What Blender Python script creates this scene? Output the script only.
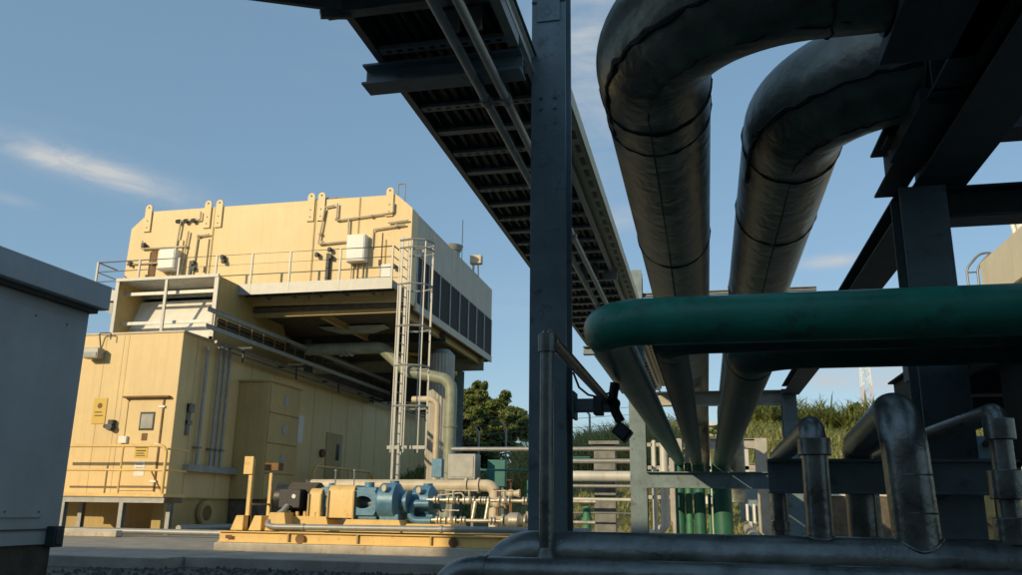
import bpy, bmesh, math, random
from mathutils import Vector, Matrix
R = math.radians
random.seed(7)
S = bpy.context.scene
for o in list(bpy.data.objects): bpy.data.objects.remove(o)
COL = S.collection

# ------------------------------------------------------------------ camera
yw, pt, rl = R(12.9), R(14.6), R(0.8)
F = Vector((-math.sin(yw)*math.cos(pt), math.cos(yw)*math.cos(pt), math.sin(pt)))
RT = Vector((math.cos(yw), math.sin(yw), 0)); UP = RT.cross(F)
r2 = RT*math.cos(rl) + UP*math.sin(rl); u2 = -RT*math.sin(rl) + UP*math.cos(rl)
cd = bpy.data.cameras.new('camera'); cam = bpy.data.objects.new('camera', cd); COL.objects.link(cam)
m = Matrix.Identity(4)
for i in range(3):
    m[i][0] = r2[i]; m[i][1] = u2[i]; m[i][2] = -F[i]
m[2][3] = 0.8
cam.matrix_world = m
cd.sensor_width = 36; cd.lens = 845/1022*36; cd.clip_start = .05; cd.clip_end = 3000
S.camera = cam

# ------------------------------------------------------------------ light
SUN_AZ, SUN_EL = 30, 20.0          # sun behind the camera to the left
tr = Vector((math.sin(R(SUN_AZ))*math.cos(R(SUN_EL)), math.cos(R(SUN_AZ))*math.cos(R(SUN_EL)), -math.sin(R(SUN_EL))))
sl = bpy.data.lights.new('sun', 'SUN'); sl.energy = 2.9; sl.angle = R(.5); sl.color = (1, .79, .48)
so = bpy.data.objects.new('sun', sl); COL.objects.link(so)
so.rotation_euler = tr.to_track_quat('-Z', 'Y').to_euler()
W = bpy.data.worlds.new('World'); S.world = W; W.use_nodes = True
nt = W.node_tree; nt.nodes.clear()
def N(t, **k):
    n = nt.nodes.new(t)
    for a, b in k.items(): setattr(n, a, b)
    return n
sky = N('ShaderNodeTexSky', sky_type='NISHITA', sun_disc=False)
sky.sun_elevation = R(SUN_EL); sky.sun_rotation = R(180+SUN_AZ)
sky.air_density = 1.0; sky.dust_density = .5; sky.ozone_density = 1.2
tc = N('ShaderNodeTexCoord'); mp = N('ShaderNodeMapping'); mp.inputs['Scale'].default_value = (1.1, 1.1, 5.0)
nz = N('ShaderNodeTexNoise'); nz.inputs['Scale'].default_value = 2.6; nz.inputs['Detail'].default_value = 7; nz.inputs['Roughness'].default_value = .55; nz.inputs['Distortion'].default_value = .35
nt.links.new(tc.outputs['Generated'], mp.inputs['Vector']); nt.links.new(mp.outputs[0], nz.inputs['Vector'])
rp = N('ShaderNodeValToRGB'); rp.color_ramp.elements[0].position = .54; rp.color_ramp.elements[1].position = .80
nt.links.new(nz.outputs['Fac'], rp.inputs['Fac'])
def cloud_spot(px, py, sx, sy, gain):      # a bank of cloud in a fixed direction of the sky
    d = (F + r2*((px-511)/845) - u2*((py-287.5)/845)).normalized()
    e1 = Vector((0, 0, 1)).cross(d).normalized(); e1 = -e1; e2 = d.cross(e1).normalized()
    tilt = R(9) if px < 300 else 0
    a1 = e1*math.cos(tilt)+e2*math.sin(tilt); a2 = -e1*math.sin(tilt)+e2*math.cos(tilt)
    out = None
    for ax, s in ((a1, sx), (a2, sy)):
        vs = N('ShaderNodeVectorMath', operation='DOT_PRODUCT'); nt.links.new(tc.outputs['Generated'], vs.inputs[0]); vs.inputs[1].default_value = ax
        ml = N('ShaderNodeMath', operation='DIVIDE'); nt.links.new(vs.outputs['Value'], ml.inputs[0]); ml.inputs[1].default_value = s
        sq = N('ShaderNodeMath', operation='MULTIPLY'); nt.links.new(ml.outputs[0], sq.inputs[0]); nt.links.new(ml.outputs[0], sq.inputs[1])
        if out is None: out = sq
        else:
            ad = N('ShaderNodeMath', operation='ADD'); nt.links.new(out.outputs[0], ad.inputs[0]); nt.links.new(sq.outputs[0], ad.inputs[1]); out = ad
    df = N('ShaderNodeVectorMath', operation='DOT_PRODUCT'); nt.links.new(tc.outputs['Generated'], df.inputs[0]); df.inputs[1].default_value = d
    ng = N('ShaderNodeMath', operation='MULTIPLY'); nt.links.new(out.outputs[0], ng.inputs[0]); ng.inputs[1].default_value = -1
    ex = N('ShaderNodeMath', operation='EXPONENT'); nt.links.new(ng.outputs[0], ex.inputs[0])
    gt = N('ShaderNodeMath', operation='GREATER_THAN'); nt.links.new(df.outputs['Value'], gt.inputs[0]); gt.inputs[1].default_value = 0
    m1 = N('ShaderNodeMath', operation='MULTIPLY'); nt.links.new(ex.outputs[0], m1.inputs[0]); nt.links.new(gt.outputs[0], m1.inputs[1])
    m2 = N('ShaderNodeMath', operation='MULTIPLY'); nt.links.new(m1.outputs[0], m2.inputs[0]); m2.inputs[1].default_value = gain
    return m2
rb = N('ShaderNodeMapRange'); rb.inputs['From Min'].default_value = .34; rb.inputs['From Max'].default_value = .68
n2 = N('ShaderNodeTexNoise'); n2.inputs['Scale'].default_value = 9; n2.inputs['Detail'].default_value = 8; n2.inputs['Roughness'].default_value = .6; n2.inputs['Distortion'].default_value = .5
mp2 = N('ShaderNodeMapping'); mp2.inputs['Scale'].default_value = (1, 1, 3.2); nt.links.new(tc.outputs['Generated'], mp2.inputs['Vector']); nt.links.new(mp2.outputs[0], n2.inputs['Vector'])
nt.links.new(n2.outputs['Fac'], rb.inputs['Value'])
acc = None
for spec in ((118, 178, .085, .015, 1.1), (60, 160, .05, .012, .9), (590, 60, .05, .10, 1.0), (830, 261, .03, .007, 1.0), (893, 372, .035, .03, 1.5), (830, 376, .03, .014, 1.0),
             (12, 200, .02, .006, .5), (620, 218, .03, .012, .7), (840, 330, .22, .03, .35), (520, 300, .2, .02, .2)):
    c_ = cloud_spot(*spec)
    if acc is None: acc = c_
    else:
        ad = N('ShaderNodeMath', operation='ADD'); nt.links.new(acc.outputs[0], ad.inputs[0]); nt.links.new(c_.outputs[0], ad.inputs[1]); acc = ad
mm = N('ShaderNodeMath', operation='MULTIPLY'); nt.links.new(acc.outputs[0], mm.inputs[0]); nt.links.new(rb.outputs[0], mm.inputs[1])
m3 = N('ShaderNodeMath', operation='MULTIPLY'); nt.links.new(rp.outputs['Color'], m3.inputs[0]); m3.inputs[1].default_value = .10
m4 = N('ShaderNodeMath', operation='ADD', use_clamp=True); nt.links.new(mm.outputs[0], m4.inputs[0]); nt.links.new(m3.outputs[0], m4.inputs[1])
mx = N('ShaderNodeMix', data_type='RGBA'); nt.links.new(m4.outputs[0], mx.inputs['Factor']); tint = N('ShaderNodeMix', data_type='RGBA'); tint.inputs['Factor'].default_value = .65; nt.links.new(sky.outputs[0], tint.inputs['A']); tint.inputs['B'].default_value = (.95, 1.68, 2.35, 1)
nt.links.new(tint.outputs['Result'], mx.inputs['A']); mx.inputs['B'].default_value = (2.9, 3.05, 3.15, 1)
bg = N('ShaderNodeBackground'); bg.inputs['Strength'].default_value = .15; nt.links.new(mx.outputs['Result'], bg.inputs['Color'])
ow = N('ShaderNodeOutputWorld'); nt.links.new(bg.outputs[0], ow.inputs['Surface'])
S.view_settings.view_transform = 'Standard'; S.view_settings.look = 'None'; S.view_settings.exposure = 0.35; S.view_settings.gamma = 1
S.render.engine = 'CYCLES'

# ------------------------------------------------------------------ materials
MATS = {}
def mat(name, col, rough=.6, metal=0., var=.12, scale=3., bump=.15, streak=0., spots=None, spot_amt=0., spot_scale=9., spec=.5, fine=30., vec='Object', rvar=.12, dent=0., dscale=5.):
    mt = bpy.data.materials.new(name); mt.use_nodes = True; t = mt.node_tree; b = t.nodes['Principled BSDF']
    def n(ty, **k):
        q = t.nodes.new(ty)
        for a, v in k.items(): setattr(q, a, v)
        return q
    L = t.links.new
    g = n('ShaderNodeNewGeometry') if vec == 'World' else n('ShaderNodeTexCoord')
    src = g.outputs['Position'] if vec == 'World' else g.outputs['Object']
    a = n('ShaderNodeTexNoise'); a.inputs['Scale'].default_value = scale; a.inputs['Detail'].default_value = 6; a.inputs['Roughness'].default_value = .6; L(src, a.inputs['Vector'])
    lo = [c*(1-var*1.6) for c in col]; hi = [min(1, c*(1+var)) for c in col]
    r = n('ShaderNodeValToRGB'); r.color_ramp.elements[0].position = .32; r.color_ramp.elements[1].position = .68
    r.color_ramp.elements[0].color = (*lo, 1); r.color_ramp.elements[1].color = (*hi, 1); L(a.outputs['Fac'], r.inputs['Fac'])
    cur = r.outputs['Color']
    if streak:
        mpn = n('ShaderNodeMapping'); mpn.inputs['Scale'].default_value = (5, 5, .35); L(src, mpn.inputs['Vector'])
        s = n('ShaderNodeTexNoise'); s.inputs['Scale'].default_value = 1.6; s.inputs['Detail'].default_value = 5; L(mpn.outputs[0], s.inputs['Vector'])
        mr = n('ShaderNodeMapRange'); mr.inputs['From Min'].default_value = .48; mr.inputs['From Max'].default_value = .75; mr.inputs['To Max'].default_value = streak; L(s.outputs['Fac'], mr.inputs['Value'])
        mxs = n('ShaderNodeMix', data_type='RGBA'); L(mr.outputs[0], mxs.inputs['Factor']); L(cur, mxs.inputs['A']); mxs.inputs['B'].default_value = (col[0]*.42, col[1]*.33, col[2]*.25, 1); cur = mxs.outputs['Result']
    if spots:
        s = n('ShaderNodeTexNoise'); s.inputs['Scale'].default_value = spot_scale; s.inputs['Detail'].default_value = 9; s.inputs['Roughness'].default_value = .7; L(src, s.inputs['Vector'])
        mr = n('ShaderNodeMapRange'); mr.inputs['From Min'].default_value = .56; mr.inputs['From Max'].default_value = .66; mr.inputs['To Max'].default_value = spot_amt; L(s.outputs['Fac'], mr.inputs['Value'])
        mxs = n('ShaderNodeMix', data_type='RGBA'); L(mr.outputs[0], mxs.inputs['Factor']); L(cur, mxs.inputs['A']); mxs.inputs['B'].default_value = (*spots, 1); cur = mxs.outputs['Result']
    L(cur, b.inputs['Base Color'])
    rr = n('ShaderNodeMapRange'); rr.inputs['To Min'].default_value = max(.02, rough-rvar); rr.inputs['To Max'].default_value = min(1, rough+rvar); L(a.outputs['Fac'], rr.inputs['Value']); L(rr.outputs[0], b.inputs['Roughness'])
    b.inputs['Metallic'].default_value = metal; b.inputs['Specular IOR Level'].default_value = spec
    if bump:
        f = n('ShaderNodeTexNoise'); f.inputs['Scale'].default_value = fine; f.inputs['Detail'].default_value = 4; L(src, f.inputs['Vector'])
        bp = n('ShaderNodeBump'); bp.inputs['Strength'].default_value = bump; bp.inputs['Distance'].default_value = .02; L(f.outputs['Fac'], bp.inputs['Height']); L(bp.outputs[0], b.inputs['Normal'])
    if dent:
        f2_ = n('ShaderNodeTexNoise'); f2_.inputs['Scale'].default_value = dscale; f2_.inputs['Detail'].default_value = 3; f2_.inputs['Distortion'].default_value = .6; L(src, f2_.inputs['Vector'])
        b2 = n('ShaderNodeBump'); b2.inputs['Strength'].default_value = dent; b2.inputs['Distance'].default_value = .06; L(f2_.outputs['Fac'], b2.inputs['Height']); L(bp.outputs[0], b2.inputs['Normal']); L(b2.outputs[0], b.inputs['Normal'])
    MATS[name] = mt
    return mt
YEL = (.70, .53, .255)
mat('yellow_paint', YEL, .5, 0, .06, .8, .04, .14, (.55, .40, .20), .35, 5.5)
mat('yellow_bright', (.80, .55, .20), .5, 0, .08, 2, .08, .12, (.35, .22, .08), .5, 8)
mat('yellow_shaded', (.46, .345, .14), .6, 0, .10, .7, .04, .18, (.33, .23, .12), .35, 3)  # darker copy of the yellow paint, side-face shade put into the colour
mat('rust_ochre', (.20, .11, .04), .75, 0, .3, 3, .1)
mat('galv', (.33, .34, .33), .5, .3, .12, 6, .06, .1)
mat('galv_dark', (.20, .21, .21), .5, .4, .2, 5, .08)
mat('grey_cabinet', (.50, .53, .535), .55, 0, .06, 2.5, .04, .06, (.3, .3, .28), .15, 14)
mat('cabinet_seam', (.10, .11, .12), .6, 0, .1)
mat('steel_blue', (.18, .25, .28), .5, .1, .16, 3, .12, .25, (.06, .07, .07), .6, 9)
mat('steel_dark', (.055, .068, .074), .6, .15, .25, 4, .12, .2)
mat('steel_frame_lit', (.42, .41, .37), .55, .1, .12, 3, .1, .25)  # paler copy of the rack steel, sunlight put into the colour
mat('cladding', (.20, .215, .185), .40, .45, .42, 2.6, .35, .35, (.25, .19, .13), .75, 3.4, fine=14, rvar=.15, dent=.3, dscale=3.5)
mat('cladding_seam', (.018, .02, .02), .7, .2, .3, 8, .4)
mat('fg_pipe', (.19, .205, .195), .31, .75, .35, 7, .10, 0, (.20, .20, .18), .25, 7, fine=60, rvar=.14)
mat('green_pipe', (.022, .26, .185), .40, 0, .16, 4, .10, .2, (.05, .10, .08), .7, 7, fine=40, dent=.12, dscale=2.5)
mat('green_dark', (.035, .125, .098), .48, .1, .3, 4, .15, .2, (.10, .10, .075), .7, 7, dent=.2, dscale=3)
mat('green_riser', (.03, .15, .10), .5, 0, .15, 5, .06, .2)
mat('green_light', (.06, .24, .14), .45, 0, .1, 4, .05)
mat('pale_green', (.27, .30, .225), .5, 0, .15, 3, .05, .2)
mat('cream_pipe', (.58, .50, .36), .5, 0, .12, 3, .06, .15)
mat('white_clad', (.60, .61, .58), .5, .1, .1, 2, .04, .3)
mat('white_paint', (.78, .77, .72), .5, 0, .05, 3, .03, .1)
mat('cream_wall', (.74, .66, .46), .7, 0, .06, 1, .08, .15)
mat('fascia_tan', (.50, .45, .36), .6, 0, .08, 2, .04, .35)
mat('silo_shaded', (.42, .41, .37), .6, .1, .1, 2, .04, .3)  # shade from the raised building put into the silo's tone
mat('louver_dark', (.022, .022, .022), .7, 0, .3, 6, .1)
mat('black', (.012, .012, .013), .5, 0, .2, 8, .1)
mat('motor_grey', (.03, .033, .038), .45, .2, .15, 8, .1)
mat('pump_blue', (.10, .24, .36), .42, .1, .15, 8, .1, 0, (.05, .08, .1), .5, 14)
mat('valve_silver', (.62, .56, .44), .38, .5, .2, 9, .1)
mat('rust_red', (.15, .05, .03), .6, 0, .2)
mat('teal_frame', (.02, .16, .14), .5, 0, .15)
mat('concrete', (.34, .315, .265), .85, 0, .16, 1.6, .35, 0, (.17, .16, .14), .55, 2.4, fine=26, vec='World')
mat('concrete_light', (.52, .47, .38), .85, 0, .14, 3, .35, .15, (.28, .22, .15), .6, 7, fine=30)
mat('gravel_ground', (.075, .078, .07), .95, 0, .4, 16, .9, 0, (.16, .16, .15), .8, 26, fine=38, vec='World')
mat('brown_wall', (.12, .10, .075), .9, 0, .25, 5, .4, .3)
mat('hill_grass', (.17, .165, .055), .95, 0, .3, .5, .6, 0, (.30, .21, .10), .8, .9, fine=3, vec='World')
mat('bark', (.13, .10, .075), .9, 0, .2, 6, .5)
mat('sign_yellow', (.62, .42, .06), .5, 0, .04)
mat('sign_white', (.75, .75, .72), .5, 0, .04)
mat('glass_dark', (.05, .07, .09), .12, 0, .1, 3, 0)
mat('lamp_glass', (.35, .36, .33), .25, 0, .05)
mat('mast_red', (.60, .45, .40), .6, 0, .1)
mat('skyline_wall', (.45, .43, .38), .8, 0, .1)
def leafmat(name, c1, c2, trans=.25):
    mt = bpy.data.materials.new(name); mt.use_nodes = True; t = mt.node_tree; b = t.nodes['Principled BSDF']
    g = t.nodes.new('ShaderNodeNewGeometry'); r = t.nodes.new('ShaderNodeValToRGB')
    r.color_ramp.elements[0].color = (*c1, 1); r.color_ramp.elements[1].color = (*c2, 1)
    t.links.new(g.outputs['Random Per Island'], r.inputs['Fac']); t.links.new(r.outputs['Color'], b.inputs['Base Color'])
    b.inputs['Roughness'].default_value = .55
    tl = t.nodes.new('ShaderNodeBsdfTranslucent'); ms = t.nodes.new('ShaderNodeMixShader'); ms.inputs[0].default_value = trans
    t.links.new(r.outputs['Color'], tl.inputs['Color']); t.links.new(b.outputs[0], ms.inputs[1]); t.links.new(tl.outputs[0], ms.inputs[2]); t.links.new(ms.outputs[0], t.nodes['Material Output'].inputs['Surface'])
    MATS[name] = mt
leafmat('leaf_olive', (.08, .15, .03), (.30, .32, .10), .35)
leafmat('leaf_green', (.06, .11, .025), (.20, .24, .07), .35)
leafmat('leaf_palm', (.14, .20, .05), (.42, .42, .16), .4)
leafmat('leaf_grass', (.26, .30, .08), (.58, .50, .25), .4)  # brightened to offset the raised building's shadow over the grass

# ------------------------------------------------------------------ mesh helpers
WO = {}
class MB:
    def __init__(s): s.b = bmesh.new()
    def box(s, x0, x1, y0, y1, z0, z1, rot=None, piv=None):
        vs = [s.b.verts.new((x, y, z)) for x in (x0, x1) for y in (y0, y1) for z in (z0, z1)]
        for f in ((0,1,3,2),(4,6,7,5),(0,4,5,1),(2,3,7,6),(0,2,6,4),(1,5,7,3)): s.b.faces.new([vs[i] for i in f])
        if rot:
            p = Vector(piv) if piv else Vector(((x0+x1)/2, (y0+y1)/2, (z0+z1)/2))
            for v in vs: v.co = p + rot @ (v.co-p)
        return s
    def prism(s, pts, axis, a, b):           # polygon in the two other axes, extruded along axis from a to b
        def mk(p, t):
            return (t, p[0], p[1]) if axis == 0 else (p[0], t, p[1]) if axis == 1 else (p[0], p[1], t)
        A = [s.b.verts.new(mk(p, a)) for p in pts]; B = [s.b.verts.new(mk(p, b)) for p in pts]
        n = len(pts); s.b.faces.new(A); s.b.faces.new(B[::-1])
        for i in range(n): s.b.faces.new((A[i], B[i], B[(i+1) % n], A[(i+1) % n]))
        return s
    def tube(s, pts, r, seg=14, R_=0, cap=True, rs=None, bend=8):
        P = [Vector(p) for p in pts]
        rad = [r]*len(P) if rs is None else list(rs)
        if R_:
            out, orad = [P[0]], [rad[0]]
            for i in range(1, len(P)-1):
                a, c, b = P[i-1], P[i], P[i+1]
                u, v = (a-c).normalized(), (b-c).normalized(); ang = u.angle(v)
                if ang > 3.1: out.append(c); orad.append(rad[i]); continue
                d = min(R_/math.tan(ang/2), (a-c).length*.49 if i > 1 else (a-c).length*.98, (b-c).length*.49 if i < len(P)-2 else (b-c).length*.98); rr = d*math.tan(ang/2)
                cen = c + (u+v).normalized()*(rr/math.sin(ang/2))
                p0, p1 = c+u*d, c+v*d; n0, n1 = (p0-cen), (p1-cen); tot = n0.angle(n1); axx = n0.cross(n1).normalized()
                for k in range(bend+1):
                    out.append(cen + Matrix.Rotation(tot*k/bend, 3, axx) @ n0); orad.append(rad[i])
            out.append(P[-1]); orad.append(rad[-1]); P, rad = out, orad
        t0 = (P[1]-P[0]).normalized(); ref = Vector((0,0,1)) if abs(t0.z) < .9 else Vector((1,0,0))
        nrm = t0.cross(ref).normalized(); rings = []
        for i, p in enumerate(P):
            t = ((P[i+1]-p).normalized() if i < len(P)-1 else (p-P[i-1]).normalized())
            if 0 < i < len(P)-1: t = ((P[i+1]-p).normalized()+(p-P[i-1]).normalized()).normalized()
            nrm = (nrm - t*nrm.dot(t)).normalized(); bn = t.cross(nrm)
            rings.append([s.b.verts.new(p + (nrm*math.cos(2*math.pi*k/seg)+bn*math.sin(2*math.pi*k/seg))*rad[i]) for k in range(seg)])
        for a, b in zip(rings, rings[1:]):
            for k in range(seg): s.b.faces.new((a[k], b[k], b[(k+1) % seg], a[(k+1) % seg]))
        if cap: s.b.faces.new(rings[0]); s.b.faces.new(rings[-1][::-1])
        return s
    def bar(s, a, b, w, h=None):             # rectangular bar between two points
        h = h or w; a, b = Vector(a), Vector(b); t = (b-a).normalized(); ref = Vector((0,0,1)) if abs(t.z) < .95 else Vector((0,1,0))
        x = t.cross(ref).normalized()*w/2; y = x.cross(t).normalized()*h/2
        q = [[s.b.verts.new(p+sx*x+sy*y) for sx, sy in ((-1,-1),(1,-1),(1,1),(-1,1))] for p in (a, b)]
        s.b.faces.new(q[0]); s.b.faces.new(q[1][::-1])
        for i in range(4): s.b.faces.new((q[0][i], q[1][i], q[1][(i+1)%4], q[0][(i+1)%4]))
        return s
    def ibeam(s, a, b, h, w, tf=.014, tw=.012, up=(0,0,1)):     # I section, h along 'up'
        a, b = Vector(a), Vector(b); t = (b-a).normalized(); u = Vector(up); u = (u-t*u.dot(t)).normalized(); x = t.cross(u)
        pts = [(-w/2,-h/2),(w/2,-h/2),(w/2,-h/2+tf),(tw/2,-h/2+tf),(tw/2,h/2-tf),(w/2,h/2-tf),(w/2,h/2),(-w/2,h/2),(-w/2,h/2-tf),(-tw/2,h/2-tf),(-tw/2,-h/2+tf),(-w/2,-h/2+tf)]
        A = [s.b.verts.new(a+x*p+u*q) for p, q in pts]; B = [s.b.verts.new(b+x*p+u*q) for p, q in pts]
        n = len(pts)
        for i in range(n): s.b.faces.new((A[i], B[i], B[(i+1)%n], A[(i+1)%n]))
        s.b.faces.new(A); s.b.faces.new(B[::-1])
        return s
    def ring(s, c, axis, r, w, r2=None, seg=28): # short collar / flange
        d = Vector(axis).normalized()*w/2; c = Vector(c)
        return s.tube([c-d, c+d], r, seg)
    def ball(s, c, r, sc=(1,1,1), sub=2):
        g = bmesh.ops.create_icosphere(s.b, subdivisions=sub, radius=r)
        for v in g['verts']: v.co = Vector((v.co.x*sc[0], v.co.y*sc[1], v.co.z*sc[2]))+Vector(c)
        return s
    def build(s, name, m, parent=None, bev=0, smooth=True, ang=38, kind=None, label=None, cat=None, group=None):
        bmesh.ops.recalc_face_normals(s.b, faces=s.b.faces)
        if smooth:
            for f in s.b.faces: f.smooth = True
            for e in s.b.edges:
                if len(e.link_faces) == 2 and e.calc_face_angle(0) > R(ang): e.smooth = False
        if parent is not None: org = WO[parent.name]
        else:
            xs = [v.co for v in s.b.verts]
            org = Vector(((min(v.x for v in xs)+max(v.x for v in xs))/2, (min(v.y for v in xs)+max(v.y for v in xs))/2, min(v.z for v in xs)))
        for v in s.b.verts: v.co -= org
        me = bpy.data.meshes.new(name); s.b.to_mesh(me); s.b.free()
        me.materials.append(MATS[m])
        o = bpy.data.objects.new(name, me); COL.objects.link(o)
        if parent is not None: o.parent = parent
        else: o.location = org
        WO[o.name] = org
        if bev:
            q = o.modifiers.new('bevel', 'BEVEL'); q.width = bev; q.segments = 2; q.limit_method = 'ANGLE'; q.angle_limit = R(50); q.harden_normals = False
        tag(o, label, cat, group, kind)
        return o
def tag(o, label=None, cat=None, group=None, kind=None):
    if label: o['label'] = label
    if cat: o['category'] = cat
    if group: o['group'] = group
    if kind: o['kind'] = kind
    return o
def thing(name, loc, label, cat, group=None):
    o = bpy.data.objects.new(name, None); o.empty_display_size = .2; COL.objects.link(o); o.location = loc; WO[o.name] = Vector(loc)
    return tag(o, label, cat, group)
def box(*a): return MB().box(*a)

# ================================================================== SETTING
# ground: one sheet to the horizon, sloping up into a hillside beyond the plant
def hz(x, y):
    def sm(t): t = max(0, min(1, t)); return t*t*(3-2*t)
    h = 0
    if y > 27:
        top = 3.0 if x < -9 else 3.0+1.5*sm((x+9)/6)
        st = 30 if x < 0.5 else 26
        h = top*sm((y-st)/16) + .02*max(0, y-60)
        h *= sm((x+26)/6)
        h += .25*math.sin(x*.7+y*.3)*sm((y-st)/10)
    return h-.16
g = MB(); xs = [-900,-300,-120,-60,-40]+[-32+i*1.6 for i in range(50)]+[55,75,120,300,900]; ys = [-300,-100,-40,0,10,18,24]+[26+i*1.3 for i in range(32)]+[75,100,160,300,900]
vv = [[g.b.verts.new((x, y, hz(x, y) if y < 300 else 6*(1 if x > -26 else 0)-.16)) for y in ys] for x in xs]
for i in range(len(xs)-1):
    for j in range(len(ys)-1): g.b.faces.new((vv[i][j], vv[i+1][j], vv[i+1][j+1], vv[i][j+1]))
gr = g.build('ground', 'gravel_ground', kind='structure', ang=180)
gr.data.materials.append(MATS['hill_grass'])
for p in gr.data.polygons:
    c = p.center + gr.location
    if c.y > 27.5: p.material_index = 1
sb = MB().prism([(-40,14.9),(-8.0,14.9),(-8.0,11.75),(-40,11.75)], 2, -.3, 0)
sb.build('concrete_paving', 'concrete', kind='structure', bev=.015)
box(-7.99, 14, 12.35, 14.9, -.3, -.004).build('concrete_kerb_walk', 'concrete', kind='structure', bev=.015)
box(-40, 14, 14.9, 27, -.3, -.03).build('plant_yard_slab', 'concrete', kind='structure')
# loose stones in the foreground bed
st = MB()
for i in range(5200):
    x, y = random.uniform(-9, 3), random.uniform(5.5, 12.3)
    r = random.uniform(.012, .045)
    vs = [st.b.verts.new((x+r*a*random.uniform(.7,1.3), y+r*b*random.uniform(.7,1.3), -.155+r*c*random.uniform(.6,1.1))) for a, b, c in ((1,0,0),(-.5,.9,0),(-.5,-.9,0),(0,0,1))]
    for f in ((0,1,3),(1,2,3),(2,0,3)): st.b.faces.new([vs[k] for k in f])
st.build('gravel', 'gravel_ground', kind='stuff', smooth=False, label='loose dark gravel in the bed below the concrete edge', cat='gravel')

# unseen block added behind the camera to keep the foreground in shade
sh = thing('shade_block', (-20,-16,0), 'unseen long plain block added behind the viewpoint as shade caster', 'building')
box(-58, 16, -24, -12, -.2, 10.7).build('wall', 'concrete', sh)
box(-58.3, 16.3, -24.3, -11.95, 10.7, 10.95).build('roof', 'galv_dark', sh)
box(-19.5, 16.2, -23, -11.98, 10.95, 11.85).build('shade_parapet', 'concrete', sh)  # raised strip added so the shadow reaches higher on the main column

# ================================================================== GREY CABINET (left)
cb = thing('control_cabinet', (-5.9,4.5,0), 'grey sheet metal cabinet with overhanging flat roof at the left edge', 'cabinet')
box(-6.7,-5.1,2.6,6.095,.47,2.365).build('body', 'grey_cabinet', cb, bev=.006)
box(-6.66,-5.12,2.65,6.06,-.16,.47).build('plinth', 'brown_wall', cb, bev=.01)
rf = box(-6.85,-4.975,2.45,6.18,2.4,2.61).build('roof', 'grey_cabinet', cb, bev=.008)
box(-6.75,-5.05,2.55,6.135,2.365,2.4).build('roof_flange', 'cabinet_seam', rf)
MB().box(-5.1,-5.088,4.675,5.875,.675,2.26).build('door', 'grey_cabinet', cb, bev=.004)
MB().box(-5.1,-5.088,3.15,4.64,.675,2.26).build('door', 'grey_cabinet', cb, bev=.004)
MB().box(-5.1,-5.09,2.61,6.09,.58,.592).build('trim_strip', 'cabinet_seam', cb)
MB().box(-5.1,-5.02,5.96,6.07,.45,.61).box(-5.05,-5.01,5.975,6.055,.47,.59).build('hinge_block', 'steel_dark', cb, bev=.006)

MB().box(-5.088,-5.06,4.74,4.77,1.35,1.55).box(-5.088,-5.07,4.72,4.79,1.3,1.6).build('handle', 'cabinet_seam', cb, bev=.004)
sw = MB()
for yy in (4.72,5.1,5.5,5.84):
    for zz in (.72,2.21): sw.tube([(-5.088,yy,zz),(-5.083,yy,zz)], .009, 8)
sw.build('screws', 'galv_dark', cb)
# ================================================================== LOWER YELLOW BUILDING
Y0, XR, ZR = 21.36, -14.6, 5.6
lb = thing('turbine_enclosure', (-19,33,0), 'long yellow steel enclosure at ground level with a door and warning signs', 'building')
box(-24,XR,Y0,46,.95,ZR).build('wall', 'yellow_paint', lb, bev=.015)
box(-23.9,XR-.05,Y0+1.3,45.9,-.1,.95).build('base', 'yellow_shaded', lb)
box(XR-.40,XR-.05,Y0+.06,Y0+1.3,-.1,.95).build('corner_leg', 'yellow_shaded', lb)
box(-24.04,XR+.03,Y0-.03,46.05,ZR,ZR+.05).build('roof_trim', 'cream_pipe', lb)
MB().box(-24,XR+.012,Y0-.012,Y0+.02,.93,.97).box(XR-.02,XR+.012,Y0,46,.93,.97).build('base_trim', 'yellow_shaded', lb)
# wall panel seams on the front and the side
sm_ = MB()
for x in (-16.55,-16.38,-17.15,-18.2,-20,-22): sm_.box(x, x+.014, Y0-.004, Y0+.01, 1.0, ZR-.02)
sm_.build('panel_seam', 'yellow_shaded', lb)
s2 = MB()
for k in range(15): s2.box(XR-.01, XR+.006, 22.1+k*1.6, 22.12+k*1.6, 1.0, ZR-.03)
s2.build('side_panel_seam', 'yellow_shaded', lb)
dr = box(-16.1,-15.0,Y0-.035,Y0+.02,1.12,3.60).build('door', 'yellow_paint', lb, bev=.008)
MB().box(-16.14,-16.1,Y0-.02,Y0,1.1,3.66).box(-15.0,-14.96,Y0-.028,Y0,1.1,3.66).build('door_frame', 'rust_ochre', dr)
box(-16.25,-14.78,Y0-.14,Y0,3.70,3.75).build('drip_cap', 'rust_ochre', lb)
wf = box(-15.68,-15.2,Y0-.05,Y0-.03,2.78,3.30).build('window_frame', 'black', dr, bev=.03)
box(-15.63,-15.25,Y0-.056,Y0-.048,2.84,3.24).build('window_pane', 'lamp_glass', dr)
for z in (1.35, 2.35, 3.42): box(-15.12,-14.92,Y0-.055,Y0-.03,z,z+.06).build('hinge', 'white_paint', dr)
box(-15.55,-15.38,Y0-.05,Y0-.034,2.5,2.7).build('lock_plate', 'rust_ochre', dr)
MB().box(-15.72,-15.3,Y0-.045,Y0-.034,2.02,2.36).build('warning_sign', 'sign_yellow', dr)
MB().box(-15.70,-15.32,Y0-.052,Y0-.046,2.29,2.345).box(-15.66,-15.36,Y0-.052,Y0-.046,2.20,2.23).box(-15.66,-15.4,Y0-.052,Y0-.046,2.13,2.155).box(-15.66,-15.37,Y0-.052,Y0-.046,2.07,2.09).build('sign_text', 'black', dr)
box(-15.66,-15.34,Y0-.045,Y0-.034,1.52,1.92).build('notice', 'sign_white', dr)
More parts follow.
